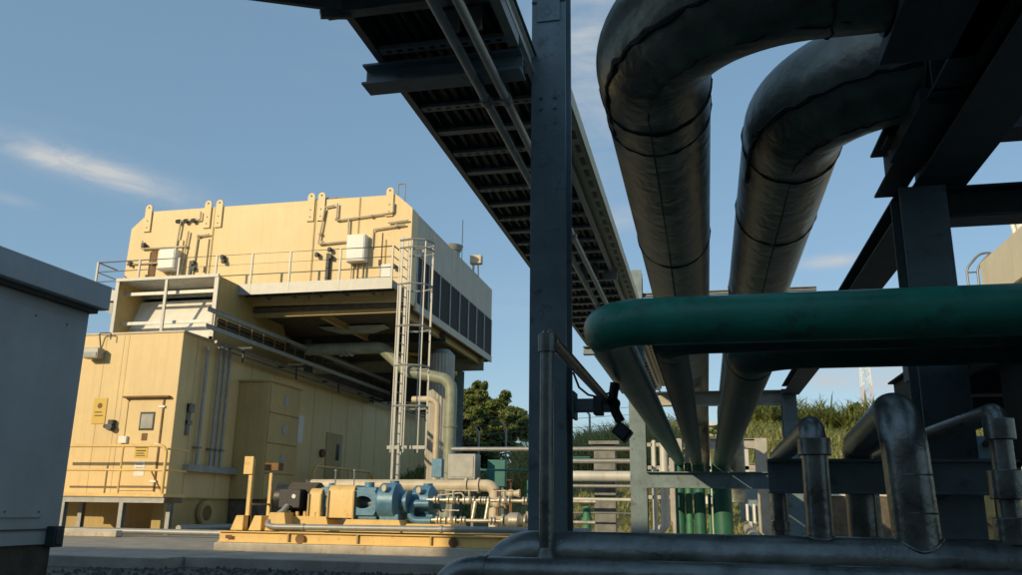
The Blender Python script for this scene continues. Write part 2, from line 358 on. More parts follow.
MB().box(-15.62,-15.40,Y0-.05,Y0-.046,1.82,1.85).box(-15.62,-15.38,Y0-.05,Y0-.046,1.74,1.76).box(-15.62,-15.42,Y0-.05,Y0-.046,1.66,1.68).build('notice_text', 'galv_dark', dr)
box(-16.24,-15.98,Y0-.12,Y0-.0,2.42,2.62).build('call_box', 'white_paint', lb, bev=.01)
box(-17.28,-16.84,Y0-.02,Y0,2.98,3.72).build('wall_sign', 'sign_yellow', lb)
MB().box(-17.2,-16.92,Y0-.026,Y0-.018,3.2,3.23).box(-17.2,-16.98,Y0-.026,Y0-.018,3.3,3.33).tube([(-17.06,Y0-.025,3.5),(-17.06,Y0-.019,3.5)], .08, 12).build('sign_emblem', 'rust_ochre', lb)
MB().tube([(-16.72,Y0,2.9),(-16.72,Y0-.14,2.9)], .06).tube([(-16.55,Y0-.02,2.86),(-16.55,Y0-.2,2.88)], .10).box(-16.62,-16.47,Y0-.16,Y0,2.95,3.08).bar((-16.75,Y0-.1,2.9),(-16.45,Y0-.12,2.8),.04).build('siren_horn', 'steel_dark', lb)
# right side fittings
lg = box(XR,XR+.22,22.0,24.7,1.68,1.88).build('cable_ledge', 'galv', lb, bev=.01)
pr = MB().tube([(XR+.0,23.3,.53),(XR+.12,23.3,.53)], .36, 24).build('port_flange', 'yellow_shaded', lb, bev=.01)
MB().tube([(XR+.12,23.3,.53),(XR+.135,23.3,.53)], .22, 20).build('port_opening', 'rust_ochre', pr)
MB().box(XR,XR+.06,21.9,22.05,2.7,3.6).box(XR,XR+.14,21.9,22.1,3.35,3.6).box(XR,XR+.1,21.9,22.1,3.0,3.12).build('latch_bar', 'galv_dark', lb)
sc_ = thing('vented_side_locker', (-14.0,25.6,0), 'tall beige locker of stacked drawers against the enclosure side', 'locker')
box(-14.59,-13.5,24.6,26.75,.95,4.62).build('body', 'yellow_shaded', sc_, bev=.012)
box(-14.59,-13.44,24.54,26.85,4.62,4.68).build('top_plate', 'yellow_shaded', sc_)
box(-14.59,-13.6,24.7,26.65,-.04,.95).build('plinth', 'brown_wall', sc_)
for k, (a, b_) in enumerate(((.99,1.72),(1.76,2.66),(2.70,3.62),(3.66,4.56))):
    q = box(-13.5,-13.46,24.66,26.7,a,b_).build('drawer_panel', 'yellow_shaded', sc_, bev=.01)
    MB().tube([(-13.46,25.7,(a+b_)/2),(-13.44,25.7,(a+b_)/2)], .16, 16).build('vent_disc', 'galv', q)
sd = MB().box(XR,XR+.04,31.4,32.9,1.15,3.6).build('side_door', 'yellow_shaded', lb, bev=.01)
MB().box(XR+.04,XR+.055,32.3,32.6,2.55,3.2).build('side_window', 'glass_dark', sd)
MB().tube([(XR,31.0,2.75),(XR+.12,31.0,2.75)], .16, 14).build('alarm_button', 'rust_red', lb)
box(XR,XR+.03,28.9,29.3,3.0,4.0).build('side_notice', 'sign_white', lb)
# floodlight, entry landing, conduits
fl = thing('wall_floodlight', (-17.3,21.2,4.8), 'boxy floodlight high on the front of the ground level enclosure', 'floodlight')
box(-17.62,-17.12,21.02,21.3,4.86,5.16).build('housing', 'galv', fl, bev=.015)
box(-17.58,-17.16,21.0,21.02,4.9,5.02).build('lens', 'lamp_glass', fl)
MB().tube([(-17.3,21.34,5.2),(-17.3,21.2,5.62),(-16.9,21.2,5.62),(-16.9,21.2,5.42)], .018, 8, R_=.06).build('conduit_loop', 'steel_dark', fl)
box(-17.45,-17.3,21.28,21.36,4.9,5.1).build('bracket', 'steel_dark', fl)
ld = thing('entry_landing', (-15.6,20.9,0), 'small grey steel landing with yellow pipe railing below the door', 'landing')
box(-18.3,-13.95,20.3,21.3,.95,1.03).build('deck', 'yellow_bright', ld)
MB().ibeam((-18.3,20.36,.87),(-13.95,20.36,.87),.15,.07).ibeam((-18.3,21.2,.87),(-13.95,21.2,.87),.15,.07).build('deck_frame', 'galv', ld)
for x, y in ((-17.0,20.4),(-15.2,20.4),(-14.15,20.95),(-17.0,21.1)):
    MB().ibeam((x,y,-.03),(x,y,.8),.15,.12,up=(0,1,0)).build('leg', 'galv', ld)
MB().tube([(-18.3,20.33,2.28),(-14.02,20.33,2.28),(-14.02,20.33,1.0)], .042, 10, R_=.22).build('top_rail', 'yellow_bright', ld)
MB().tube([(-18.3,20.33,1.64),(-14.02,20.33,1.64)], .032, 8).build('mid_rail', 'yellow_bright', ld)
for z_ in (2.2,1.64): MB().tube([(-14.02,20.33,z_),(-14.02,21.3,z_)], .026, 8).build('end_rail', 'yellow_bright', ld)
for x in (-17.15,-15.35): MB().tube([(x,20.33,1.0),(x,20.33,2.28)], .028, 8).build('post', 'yellow_bright', ld)
MB().tube([(-14.4,20.33,1.6),(-14.05,20.33,1.1)], .02, 8).build('brace', 'rust_ochre', ld)
for k, (y, z) in enumerate(((22.45,5.35),(23.15,5.5),(23.42,5.5),(23.7,5.55))):
    d = thing('wall_conduit', (XR+.12,y,1.88), ('single stout conduit nearest the door corner on the enclosure side','leftmost of three close grey conduits on the enclosure side','middle one of three close grey conduits on the enclosure side','rightmost of three close grey conduits on the enclosure side')[k], 'conduit', 'vertical conduits on the enclosure side')
    MB().tube([(XR+.14,y,1.88),(XR+.14,y,z)], .05, 10).build('pipe', 'galv', d)
    MB().ring((XR+.14,y,z-.05),(0,0,1),.07,.10,seg=12).build('coupling', 'valve_silver', d)
    box(XR,XR+.2,y-.09,y+.09,2.35,2.4).build('clamp', 'galv_dark', d)
# ladder type tray on edge along the enclosure side
tv = thing('side_cable_tray', (-13.62,32,5.6), 'grey ladder cable tray standing on edge along the enclosure side', 'cable tray')
for z in (5.67, 6.16):
    MB().ibeam((-13.62,20.9,z),(-13.62,43,z),.13,.05,.01,.01).build('side_rail', 'galv', tv)
for k in range(30): MB().box(-13.63,-13.61,21.2+k*.732,21.23+k*.732,5.73,6.10).build('rung', 'rust_ochre', tv)
cbm = MB()
for k in range(5): cbm.tube([(-13.72-.02*(k%2),21.6,5.74+.07*k),(-13.72-.02*(k%2),30,5.73+.07*k),(-13.72,43,5.74+.06*k)], .03, 6)
cbm.build('cable_bundle', 'black', tv)
MB().tube([(-13.95,22.0,5.42),(-13.95,43,5.36)], .05, 8).tube([(-14.1,22.4,5.30),(-14.1,43,5.26)], .035, 8).build('conduit_run', 'galv_dark', tv)
for k in range(6):
    y = 23.5+k*3.6
    MB().bar((-14.6,y,5.5),(-13.6,y,5.5),.06).bar((-13.9,y,5.5),(-13.9,y,5.05),.05).build('bracket', 'steel_dark', tv)

# ================================================================== INTAKE HOOD
hd = thing('air_intake_hood', (-16.3,25,5.6), 'pale open fronted air intake hood on the lower roof', 'intake hood')
prof = [(22.8,5.65),(22.8,7.70),(25.6,7.70)]+[(25.6+2.1*math.sin(R(a)), 5.7+2.0*math.cos(R(a))) for a in (15,30,45,60,75,90)]+[(27.7,5.65)]
MB().prism(prof,0,XR-.05,XR+.0).build('side_panel', 'yellow_shaded', hd)
MB().prism(prof,0,-18.15,-18.1).build('side_panel', 'yellow_shaded', hd)
tp = MB()
for a, b_ in zip(prof[1:-1], prof[2:]): tp.prism([a, b_, (b_[0]-.0, b_[1]-.04), (a[0], a[1]-.04)], 0, -18.1, XR-.05)
tp.build('top_panel', 'white_clad', hd)
MB().prism([(23.3,5.65),(23.35,5.65),(24.0,7.25),(26.0,7.3),(26.0,7.25),(23.95,7.21)],0,-18.1,XR-.05).build('back_panel', 'white_paint', hd)
MB().box(-18.2,XR+.05,22.72,22.8,7.64,7.74).box(-18.2,-18.08,22.74,22.8,5.65,7.64).box(XR-.08,XR+.06,22.74,22.8,5.65,7.64).box(-18.2,XR+.05,22.74,22.8,5.65,5.75).build('front_frame', 'galv', hd)
box(-16.42,-16.33,22.74,22.8,5.75,7.64).build('centre_post', 'galv', hd)
for z, y in ((6.28,23.1),(7.25,23.1),(6.15,23.5)): box(-18.1,XR-.05,y,y+.06,z,z+.10).build('cross_bar', 'white_clad', hd)
MB().bar((-16.9,23.5,5.7),(-16.1,24.4,6.9),.05).build('brace', 'steel_dark', hd)

# ================================================================== UPPER BUILDING
XU, YU, LU = -9.1, 25.0, 35.9
ub = thing('elevated_enclosure', (-14.4,30.4,7.2), 'raised yellow box building on a steel frame above the enclosure', 'building')
fp = [(-19.75,7.3),(-19.67,10.25),(-19.0,10.86),(-9.68,10.86),(-9.1,10.34),(-9.1,7.15)]
MB().prism(fp,1,YU,YU+.6).build('front_wall', 'yellow_paint', ub)
MB().prism([(-19.75,7.3),(-19.67,10.2),(-19.0,10.8),(-9.68,10.8),(-9.15,10.3),(-9.15,7.2)],1,YU+.6,LU).build('wall', 'yellow_shaded', ub)
MB().box(-9.15,-9.1,YU+.6,LU,8.92,10.32).build('side_fascia', 'fascia_tan', ub)
MB().box(-9.15,-9.06,YU+.6,LU+.02,7.02,7.28).build('sill', 'fascia_tan', ub)
MB().box(-9.15,-9.1,YU+.6,YU+.72,7.28,8.92).build('corner_post', 'white_clad', ub)
n_ = 8; step = (LU-YU-.72)/n_
for k in range(n_):
    y0 = YU+.72+k*step
    lv = MB().box(-9.16,-9.12,y0+.04,y0+step-.04,7.29,8.91)
    for j in range(20): lv.bar((-9.12,y0+.04,7.33+j*.08),(-9.12,y0+step-.04,7.33+j*.08),.035,.02)
    lv.build('louver', 'louver_dark', ub)
for k in range(n_+1): box(-9.14,-9.08,YU+.70+k*step-.03,YU+.70+k*step+.05,7.28,8.92).build('mullion', 'galv', ub)
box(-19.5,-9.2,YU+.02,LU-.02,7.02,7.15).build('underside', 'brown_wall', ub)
# seams, doors, lugs and conduit on the front
for x, z0, z1 in ((-16.42,7.35,10.84),(-12.6,7.35,10.84),(-11.0,8.4,10.84),(-10.0,7.4,9.3)): box(x,x+.05,YU-.02,YU,z0,z1).build('panel_joint', 'yellow_shaded', ub)
for x0, x1, z0, z1 in ((-19.3,-18.75,7.45,9.35),(-18.4,-17.5,7.45,9.7),(-17.2,-16.5,7.45,9.7),(-10.95,-10.1,7.45,9.55)):
    d = box(x0,x1,YU-.05,YU-.0,z0,z1).build('access_door', 'yellow_paint', ub, bev=.008)
    box(x1-.07,x1-.02,YU-.08,YU-.05,(z0+z1)/2-.1,(z0+z1)/2+.1).build('handle', 'steel_dark', d)
box(-18.72,-18.5,YU-.03,YU,7.45,9.4).build('shadow_gap_strip', 'rust_ochre', ub)  # dark brown strip stands in for the shade in the gap
box(-10.35,-9.75,YU-.03,YU,8.02,8.45).build('name_plate', 'sign_white', ub)
for x in (-19.02,-16.66,-16.22,-12.74,-12.36,-9.9):
    l_ = MB().prism([(x-.13,10.1),(x+.13,10.1),(x+.13,10.98)]+[(x+.13*math.cos(R(a)), 10.98+.13*math.sin(R(a))) for a in (30,60,90,120,150)]+[(x-.13,10.98)],1,YU-.06,YU-.01).build('lifting_lug', 'yellow_paint', ub)
    MB().tube([(x,YU-.065,11.0),(x,YU-.062,11.0)], .035, 10).tube([(x,YU-.065,10.5),(x,YU-.062,10.5)], .025, 10).tube([(x,YU-.065,10.25),(x,YU-.062,10.25)], .025, 10).build('lug_hole', 'steel_dark', l_)
cn = MB(); yc = YU-.09
def cond(pts, r=.032): cn.tube([(x, yc, z) for x, z in pts], r, 8, R_=.05, bend=4)
cond([(-19.1,9.75),(-19.1,9.45),(-17.4,9.45)]); cond([(-19.6,8.9),(-17.9,8.9),(-17.9,8.5)])
cond([(-17.8,8.3),(-17.65,10.4),(-16.9,10.4),(-16.9,10.7)]); cond([(-17.45,8.1),(-17.3,10.0)]); cond([(-16.98,7.6),(-16.9,9.8),(-16.0+.0-.35,9.85),(-16.5,9.85)])
cond([(-12.2,10.55),(-11.85,10.6)]); cond([(-12.2,10.5),(-12.35,8.85+.4),(-11.1,9.3)]); cond([(-11.75,10.65),(-11.75,10.05),(-9.75,10.2),(-9.75,10.55)])
cond([(-11.3,9.3),(-11.3,10.05)]); cond([(-10.4,9.0),(-10.4,9.65),(-9.3,9.75)]); cond([(-9.9,9.85),(-9.2,9.9)]); cond([(-11.1,8.5),(-11.1,7.8)], .025); cond([(-10.9,8.5),(-10.9,7.7)], .025); cond([(-10.7,8.5),(-10.7,7.7)], .025)
for x, z in ((-17.35,9.45),(-18.6,8.9),(-16.9,9.8),(-12.3,9.6),(-12.2,9.3),(-10.5,10.13),(-9.6,9.73),(-11.75,10.1)): cn.ball((x,yc,z), .07, sub=1)
cn.build('conduit', 'cream_pipe', ub)
for x in (-17.75,-17.45,-17.15): MB().tube([(x,YU,10.42),(x,YU-.16,10.36)], .075, 12).build('sensor', 'steel_dark', ub)
for x, z in ((-19.45,8.95),(-19.0,9.6),(-16.95,8.85),(-16.9,8.65),(-15.85,9.0),(-15.8,8.85),(-12.35,8.9),(-11.9,9.05),(-11.85,8.8),(-9.6,8.35)): MB().tube([(x,YU,z),(x,YU-.16,z)], .06, 10).box(x-.05,x+.05,YU-.2,YU-.08,z-.10,z+.02).build('sensor', 'steel_dark', ub)
for x in (-17.1,-12.0): box(x,x+.1,YU-.14,YU,7.5,8.9).build('channel', 'steel_dark', ub)
MB().tube([(-9.9,32.2,10.5),(-9.9,32.2,11.15)], .32, 24).tube([(-9.9,32.2,11.05),(-9.9,32.2,11.28)], .44, 24, rs=[.36,.46]).build('roof_vent', 'galv', ub)
MB().tube([(-9.3,31.6,10.2),(-9.3,31.6,12.2)], .015, 6).build('antenna', 'steel_dark', ub)
MB().tube([(-9.75,25.3,10.85),(-9.75,25.3,11.35),(-9.5,25.3,11.35),(-9.5,25.3,10.7)], .02, 6, R_=.04).build('roof_handle', 'galv', ub)
rg = MB()
for k in range(9): rg.tube([(-12.8+k*.32,YU+.1,10.86+.05*math.sin(k*.7)),(-12.5+k*.32,YU+.1,10.86+.06*math.sin((k+1)*.7)+.03)], .025, 6)
rg.build('roof_cable', 'yellow_shaded', ub)
jb = thing('junction_box', (-10.85,24.8,8.5), 'square white junction box on the raised front above the railing', 'junction box', 'white boxes on the raised front')
box(-11.2,-10.55,24.62,24.95,8.5,9.42).build('body', 'white_paint', jb, bev=.02); box(-11.16,-10.59,24.6,24.62,8.54,9.38).build('door', 'white_paint', jb, bev=.01)
jb2 = thing('junction_box', (-17.9,24.8,8.5), 'cream junction box above the hood, partly behind the railing', 'junction box', 'white boxes on the raised front')
box(-18.15,-17.5,24.6,24.95,8.55,9.3).build('body', 'white_paint', jb2, bev=.02); box(-18.11,-17.54,24.58,24.6,8.6,9.26).build('door', 'white_paint', jb2, bev=.01)
rfl = thing('roof_floodlight', (-9.3,33,10.3), 'small square floodlight on a post at the raised roof edge', 'floodlight')
MB().tube([(-9.22,33.1,10.2),(-9.22,33.1,10.75)], .05, 8).tube([(-9.02,33.2,10.2),(-9.02,33.1,10.75)], .03, 8).build('post', 'white_clad', rfl)
box(-9.35,-8.85,32.95,33.25,10.72,11.1).build('housing', 'cream_pipe', rfl, bev=.03)

# walkway in front of the raised building
wk = thing('upper_walkway', (-14.6,24.5,7.3), 'galvanised walkway with pipe railing across the raised yellow front', 'walkway')
box(-20.05,-9.35,24.05,25.0,7.62,7.68).build('deck', 'galv_dark', wk)
MB().box(-20.05,-9.3,24.0,24.04,7.36,7.72).build('toe_board', 'galv', wk)
MB().ibeam((-20.0,24.5,7.47),(-9.4,24.5,7.47),.16,.08).build('deck_joist', 'galv_dark', wk)
for k in range(12): box(-19.6+k*.93,-19.54+k*.93,24.05,25.0,7.42,7.6).build('deck_cross_member', 'galv_dark', wk)
for z, r_ in ((8.74,.028),(8.4,.02),(8.05,.02)):
    MB().tube([(-20.03,25.0,z),(-20.03,24.02,z),(-9.3,24.02,z),(-9.3,24.6,z)], r_, 8).build('rail', 'galv', wk)
for x in (-20.03,-18.4,-16.9,-15.5,-14.2,-12.84,-11.1,-9.33): MB().bar((x,24.02,7.4),(x,24.02,8.75),.06,.05).build('post', 'galv', wk)
MB().prism([(-20.05,7.6),(-20.05,7.3),(-19.3,6.9),(-19.3,7.3)],1,24.1,24.2).build('end_bracket', 'galv_dark', wk)
# ladder with cage
la = thing('caged_ladder', (-9.0,24,0), 'tall galvanised ladder with safety hoops beside the raised building', 'ladder')
for y in (23.75, 24.2): MB().bar((-8.92,y,0),(-8.92,y,8.95),.07,.03).build('side_rail', 'galv', la)
for k in range(28): MB().tube([(-8.92,23.75,.5+k*.3),(-8.92,24.2,.5+k*.3)], .014, 6).build('rung', 'galv', la)
def hoopts(z, w=.48): return [(-8.92,23.98-w*.9,z),(-8.5,23.98-w*1.1,z),(-8.12,23.98-w*.75,z),(-7.98,23.98,z),(-8.12,23.98+w*.75,z),(-8.5,23.98+w*1.1,z),(-8.92,23.98+w*.9,z)]
for z in (8.75,8.5,7.35,6.05,4.85,3.65): MB().tube(hoopts(z), .03 if z < 8.6 else .035, 6, R_=.1).build('hoop', 'galv', la)
for p in hoopts(0)[0:7:1]:
    MB().bar((p[0],p[1],2.3),(p[0],p[1],8.75),.036,.012).build('cage_bar', 'galv', la)
MB().bar((-9.3,24.3,2.5),(-8.1,24.3,2.5),.1,.1).build('cross_bar', 'galv', la)

# steel frame under the raised building
sf = thing('support_frame', (-13,30,5.6), 'steel columns and beams carrying the raised yellow building', 'steel frame')
MB().ibeam((-19.7,25.15,6.98),(-9.15,25.15,6.98),.28,.16).build('beam', 'yellow_shaded', sf)
MB().ibeam((-19.7,29.3,6.85),(-9.15,29.3,6.85),.34,.2).build('beam', 'steel_dark', sf)
MB().ibeam((-19.7,34.9,6.75),(-9.15,34.9,6.75),.5,.2).build('beam', 'pale_green', sf)
for x in (-9.4,-12.2,-15.4,-18.8): MB().ibeam((x,25.3,6.9),(x,35.6,6.9),.22,.14).build('beam', 'yellow_shaded', sf)
MB().ibeam((-14.55,29.3,5.65),(-14.55,29.3,6.9),.26,.26,up=(0,1,0)).build('column', 'steel_blue', sf)
MB().ibeam((-18.8,29.3,5.65),(-18.8,29.3,6.7),.26,.26,up=(0,1,0)).build('column', 'galv', sf)
MB().ibeam((-10.2,35,0),(-10.2,35,6.5),.26,.26,up=(0,1,0)).build('column', 'steel_blue', sf)
MB().bar((-14.8,29.5,6.7),(-11.4,33.0,6.9),.12,.1).build('brace', 'yellow_bright', sf)
box(-19.6,-11.2,35.6,35.7,5.3,6.9).build('rear_screen', 'steel_dark', sf)
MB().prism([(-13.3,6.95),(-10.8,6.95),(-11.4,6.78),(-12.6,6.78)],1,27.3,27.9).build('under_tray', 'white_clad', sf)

# pipes, silo beneath
def pipe(name, pts, r, m, label, cat='pipe', R_=None, seg=24, collars=(), group=None, cm=None, rs=None):
    t = thing(name, pts[0], label, cat, group)
    MB().tube(pts, r, seg, R_=R_ if R_ is not None else r*2.2, bend=12, rs=rs).build('pipe_run', m, t)
    for c, ax, w, k in collars: MB().ring(c, ax, r*k, w, seg=seg).build('collar', cm or m, t)
    return t
pipe('process_pipe', [(-17,27.4,6.15),(-10.9,27.4,6.15),(-9.9,27.4,5.3),(-8.3,27.4,4.95),(-8.3,27.4,0)], .205, 'pale_green', 'pale green pipe under the raised building that drops beside the white silo', R_=.45,
     collars=[((-12.4,27.4,6.1),(1,0,0),.06,1.12),((-12.2,27.4,6.1),(1,0,0),.06,1.12),((-12.0,27.4,6.1),(1,0,0),.06,1.12),((-8.3,27.4,3.4),(0,0,1),.06,1.15),((-8.3,27.4,1.9),(0,0,1),.06,1.15)])
pipe('process_pipe', [(-9.6,27.2,4.3),(-8.7,27.2,4.3),(-8.7,27.2,0)], .11, 'cream_pipe', 'thin beige return bend just left of the pale green downpipe', R_=.3)
pipe('process_pipe', [(-9.9,27.0,5.6),(-9.9,27.0,0)], .05, 'galv', 'slim straight grey riser behind the caged ladder')
si = thing('ribbed_silo', (-9.35,30,0), 'white ribbed round silo behind the pale green downpipe', 'silo')
sm2 = MB()
for k in range(40):
    a = 2*math.pi*k/40; rr = .66 if k % 2 else .63
    pass
ring1 = [( -9.5+(.50 if k%2 else .475)*math.cos(2*math.pi*k/48), 30+(.50 if k%2 else .475)*math.sin(2*math.pi*k/48)) for k in range(48)]
sm2.prism(ring1,2,0,6.3).build('shell', 'silo_shaded', si, ang=5)
MB().tube([(-9.5,30,6.3),(-9.5,30,6.5)], .5, 24, rs=[.5,.3]).build('cap', 'galv', si)

# ================================================================== PUMP SKID
PY = 14.78
box(-8.62,-2.4,14.18,16.6,-.1,.135).build('skid_plinth', 'concrete_light', bev=.02, label='light concrete plinth under the yellow pump skid', cat='plinth')
sk = thing('pump_skid', (-5.6,15.2,.135), 'yellow steel base frame carrying the motor and pumps', 'skid frame')
MB().ibeam((-8.6,14.32,.235),(-2.5,14.32,.235),.19,.12,.018).build('front_channel', 'yellow_bright', sk)
MB().ibeam((-8.6,16.3,.235),(-2.5,16.3,.235),.19,.12,.018).build('rear_channel', 'yellow_bright', sk)
MB().box(-8.6,-8.55,14.4,16.25,.15,.33).box(-2.55,-2.5,14.4,16.25,.15,.33).box(-5.6,-5.5,14.4,16.25,.15,.325).build('cross_member', 'yellow_bright', sk)
for x in (-7.25,-5.95,-4.62,-3.3): MB().prism([(14.27,.15),(14.27,.32),(14.36,.32),(14.36,.15)],0,x,x+.03).build('stiffener', 'yellow_shaded', sk)
for x in (-7.0,-4.2): MB().tube([(x,14.255,.22),(x,14.262,.22)], .085, 18).build('lifting_hole', 'rust_ochre', sk)
box(-8.5,-2.6,14.6,16.1,.33,.35).build('top_plate', 'yellow_shaded', sk)
for x0, x1, h in ((-7.55,-6.75,.60),(-6.35,-5.35,.56),(-5.2,-4.4,.5)):
    MB().prism([(x0-.12,.35),(x0,h),(x1,h),(x1+.08,.35)],1,14.72,15.7).build('pedestal', 'yellow_bright', sk)
for x in (-8.28,-7.92):
    MB().prism([(x-.18,.345),(x-.08,.60),(x+.06,.60),(x+.06,.345)],1,14.42,14.7).build('gusset', 'yellow_bright', sk)
MB().prism([(-7.78,.345),(-7.70,.66),(-7.42,.66),(-7.36,.345)],1,14.42,14.9).build('gusset', 'yellow_bright', sk)
for x in (-7.6,-7.35,-7.2,-7.0,-6.9): MB().tube([(x,14.8,.6),(x,14.8,.68)], .035, 8).build('jack_bolt', 'yellow_bright', sk)
MB().box(-8.45,-8.32,14.262,14.268,.2,.26).build('name_plate', 'rust_red', sk)
ps = thing('gauge_stand', (-8.2,14.7,.35), 'tall yellow post with a small gauge board at the skid end', 'stand')
MB().box(-8.29,-8.22,14.6,14.68,.35,1.62).build('post', 'yellow_bright', ps); MB().box(-8.14,-8.08,15.1,15.16,.35,1.38).build('thin_post', 'yellow_bright', ps)
MB().box(-8.38,-8.2,14.56,14.59,1.34,1.66).build('board', 'yellow_bright', ps)
MB().box(-8.14,-7.86,14.9,15.1,1.42,1.56).build('gauge_box', 'rust_ochre', ps); MB().bar((-8.2,14.65,.8),(-8.1,15.1,.8),.03).build('tie', 'yellow_shaded', ps)
mo = thing('electric_motor', (-7.3,15.1,.62), 'dark grey finned electric motor at the left end of the skid', 'motor')
fb = MB().tube([(-7.62,15.15,.92),(-6.92,15.15,.92)], .26, 28)
for k in range(36):
    a = 2*math.pi*k/36; fb.bar((-7.5,15.15+.27*math.cos(a),.92+.27*math.sin(a)),(-6.94,15.15+.27*math.cos(a),.92+.27*math.sin(a)),.012,.045)
fb.build('finned_body', 'black', mo)
MB().tube([(-7.78,15.15,.92),(-7.74,15.15,.92),(-7.5,15.15,.92)], .27, 28, rs=[.2,.27,.285]).build('fan_cover', 'motor_grey', mo)
box(-7.55,-7.12,14.72,14.95,.74,1.08).build('terminal_box', 'motor_grey', mo, bev=.015)
MB().tube([(-7.25,14.715,.95),(-7.25,14.72,.95)], .04, 12).build('badge', 'sign_white', mo)
MB().prism([(15.0,.9),(15.12,1.02),(15.2,.9)],0,-7.79,-7.785).build('fan_badge', 'sign_white', mo)
MB().tube([(-7.2,15.15,1.2),(-7.24,15.15,1.25),(-7.16,15.15,1.25),(-7.2,15.15,1.2)], .012, 6).box(-7.24,-7.16,15.1,15.2,1.15,1.2).build('eye_bolt', 'galv', mo)
MB().box(-7.5,-7.35,14.85,15.45,.58,.7).box(-7.1,-6.95,14.85,15.45,.58,.7).build('foot', 'black', mo)
def guard(x0, x1, z1, label):
    g_ = thing('coupling_guard', ((x0+x1)/2,15.1,.6), label, 'coupling guard', 'yellow coupling guards on the skid')
    y0, y1 = 14.78, 15.45; pr_ = [(y0,.58),(y0,z1-.12)]+[(y0+.12-.12*math.cos(R(a)), z1-.12+.12*math.sin(R(a))) for a in (30,60,90)]+[(y1-.12+.12*math.sin(R(a)), z1-.12+.12*math.cos(R(a))) for a in (0,30,60,90)]+[(y1,.58)]
    MB().prism(pr_,0,x0,x1).build('shell', 'yellow_bright', g_, bev=.006)
    for e in (x0,x1): MB().box(e-.015,e+.015,y0-.03,y1+.03,.55,z1-.1).build('end_flange', 'yellow_shaded', g_)
guard(-6.86,-6.62,1.10,'narrow yellow coupling guard between motor and blue gearbox'); guard(-6.36,-5.86,1.16,'wide yellow coupling guard between the blue gearbox and blue frame')
gb = thing('gearbox', (-6.5,15.1,.56), 'narrow blue gearbox between two yellow guards', 'gearbox')
box(-6.60,-6.40,14.86,15.4,.6,1.12).build('case', 'pump_blue', gb, bev=.02)
MB().tube([(-6.5,14.84,.85),(-6.5,14.88,.85)], .09, 14).tube([(-6.5,15.1,1.1),(-6.5,15.1,1.2)], .05, 10).build('cover', 'pump_blue', gb)
MB().box(-6.62,-6.38,14.8,15.45,.55,.6).build('base', 'pump_blue', gb)
bh = thing('bearing_frame', (-5.6,15.1,.56), 'blue open window bearing frame beside the wide yellow guard', 'bearing frame')
fw = MB(); 
out = [(-5.86,.6),(-5.36,.6),(-5.30,.66),(-5.36,.8),(-5.40,1.0),(-5.44,1.14),(-5.78,1.14),(-5.84,1.0),(-5.80,.8)]
fw.box(-5.86,-5.34,14.85,15.4,.56,.70).box(-5.82,-5.36,14.85,15.4,1.0,1.13).prism([(-5.84,.7),(-5.74,.7),(-5.77,1.0),(-5.80,1.0)],1,14.85,15.4).prism([(-5.46,.7),(-5.34,.7),(-5.38,1.0),(-5.46,1.0)],1,14.85,15.4).build('frame', 'pump_blue', bh, bev=.02)
hp_ = MB(); no = 24
oo = []
for k in range(no):
    a = 2*math.pi*k/no; cx_, cz_ = math.cos(a), math.sin(a); mxx = max(abs(cx_)/.26, abs(cz_)/.22)
    oo.append((( -5.60+cx_/mxx, .85+cz_/mxx), (-5.60+.17*cx_, .86+.11*cz_)))
for yy in (14.80, 14.85): pass
V = [[(hp_.b.verts.new((o_[0],yy,o_[1])), hp_.b.verts.new((i_[0],yy,i_[1]))) for o_, i_ in oo] for yy in (14.80,14.85)]
for k in range(no):
    j = (k+1) % no
    hp_.b.faces.new((V[0][k][0],V[0][j][0],V[0][j][1],V[0][k][1])); hp_.b.faces.new((V[1][k][0],V[1][k][1],V[1][j][1],V[1][j][0]))
    hp_.b.faces.new((V[0][k][1],V[0][j][1],V[1][j][1],V[1][k][1])); hp_.b.faces.new((V[0][k][0],V[1][k][0],V[1][j][0],V[0][j][0]))
hp_.build('window_plate', 'pump_blue', bh, bev=.004)
MB().tube([(-5.9,15.12,.86),(-5.2,15.12,.86)], .1, 16).build('shaft_housing', 'galv', bh)
MB().tube([(-5.6,15.1,1.12),(-5.6,15.1,1.22)], .09, 14).build('filler_cap', 'pump_blue', bh)
for x in (-6.2,-5.83): MB().tube([(x,14.9,1.1),(x,14.9,1.42)], .012, 6).ball((x,14.9,1.42), .03, sub=1).build('breather', 'galv', bh)
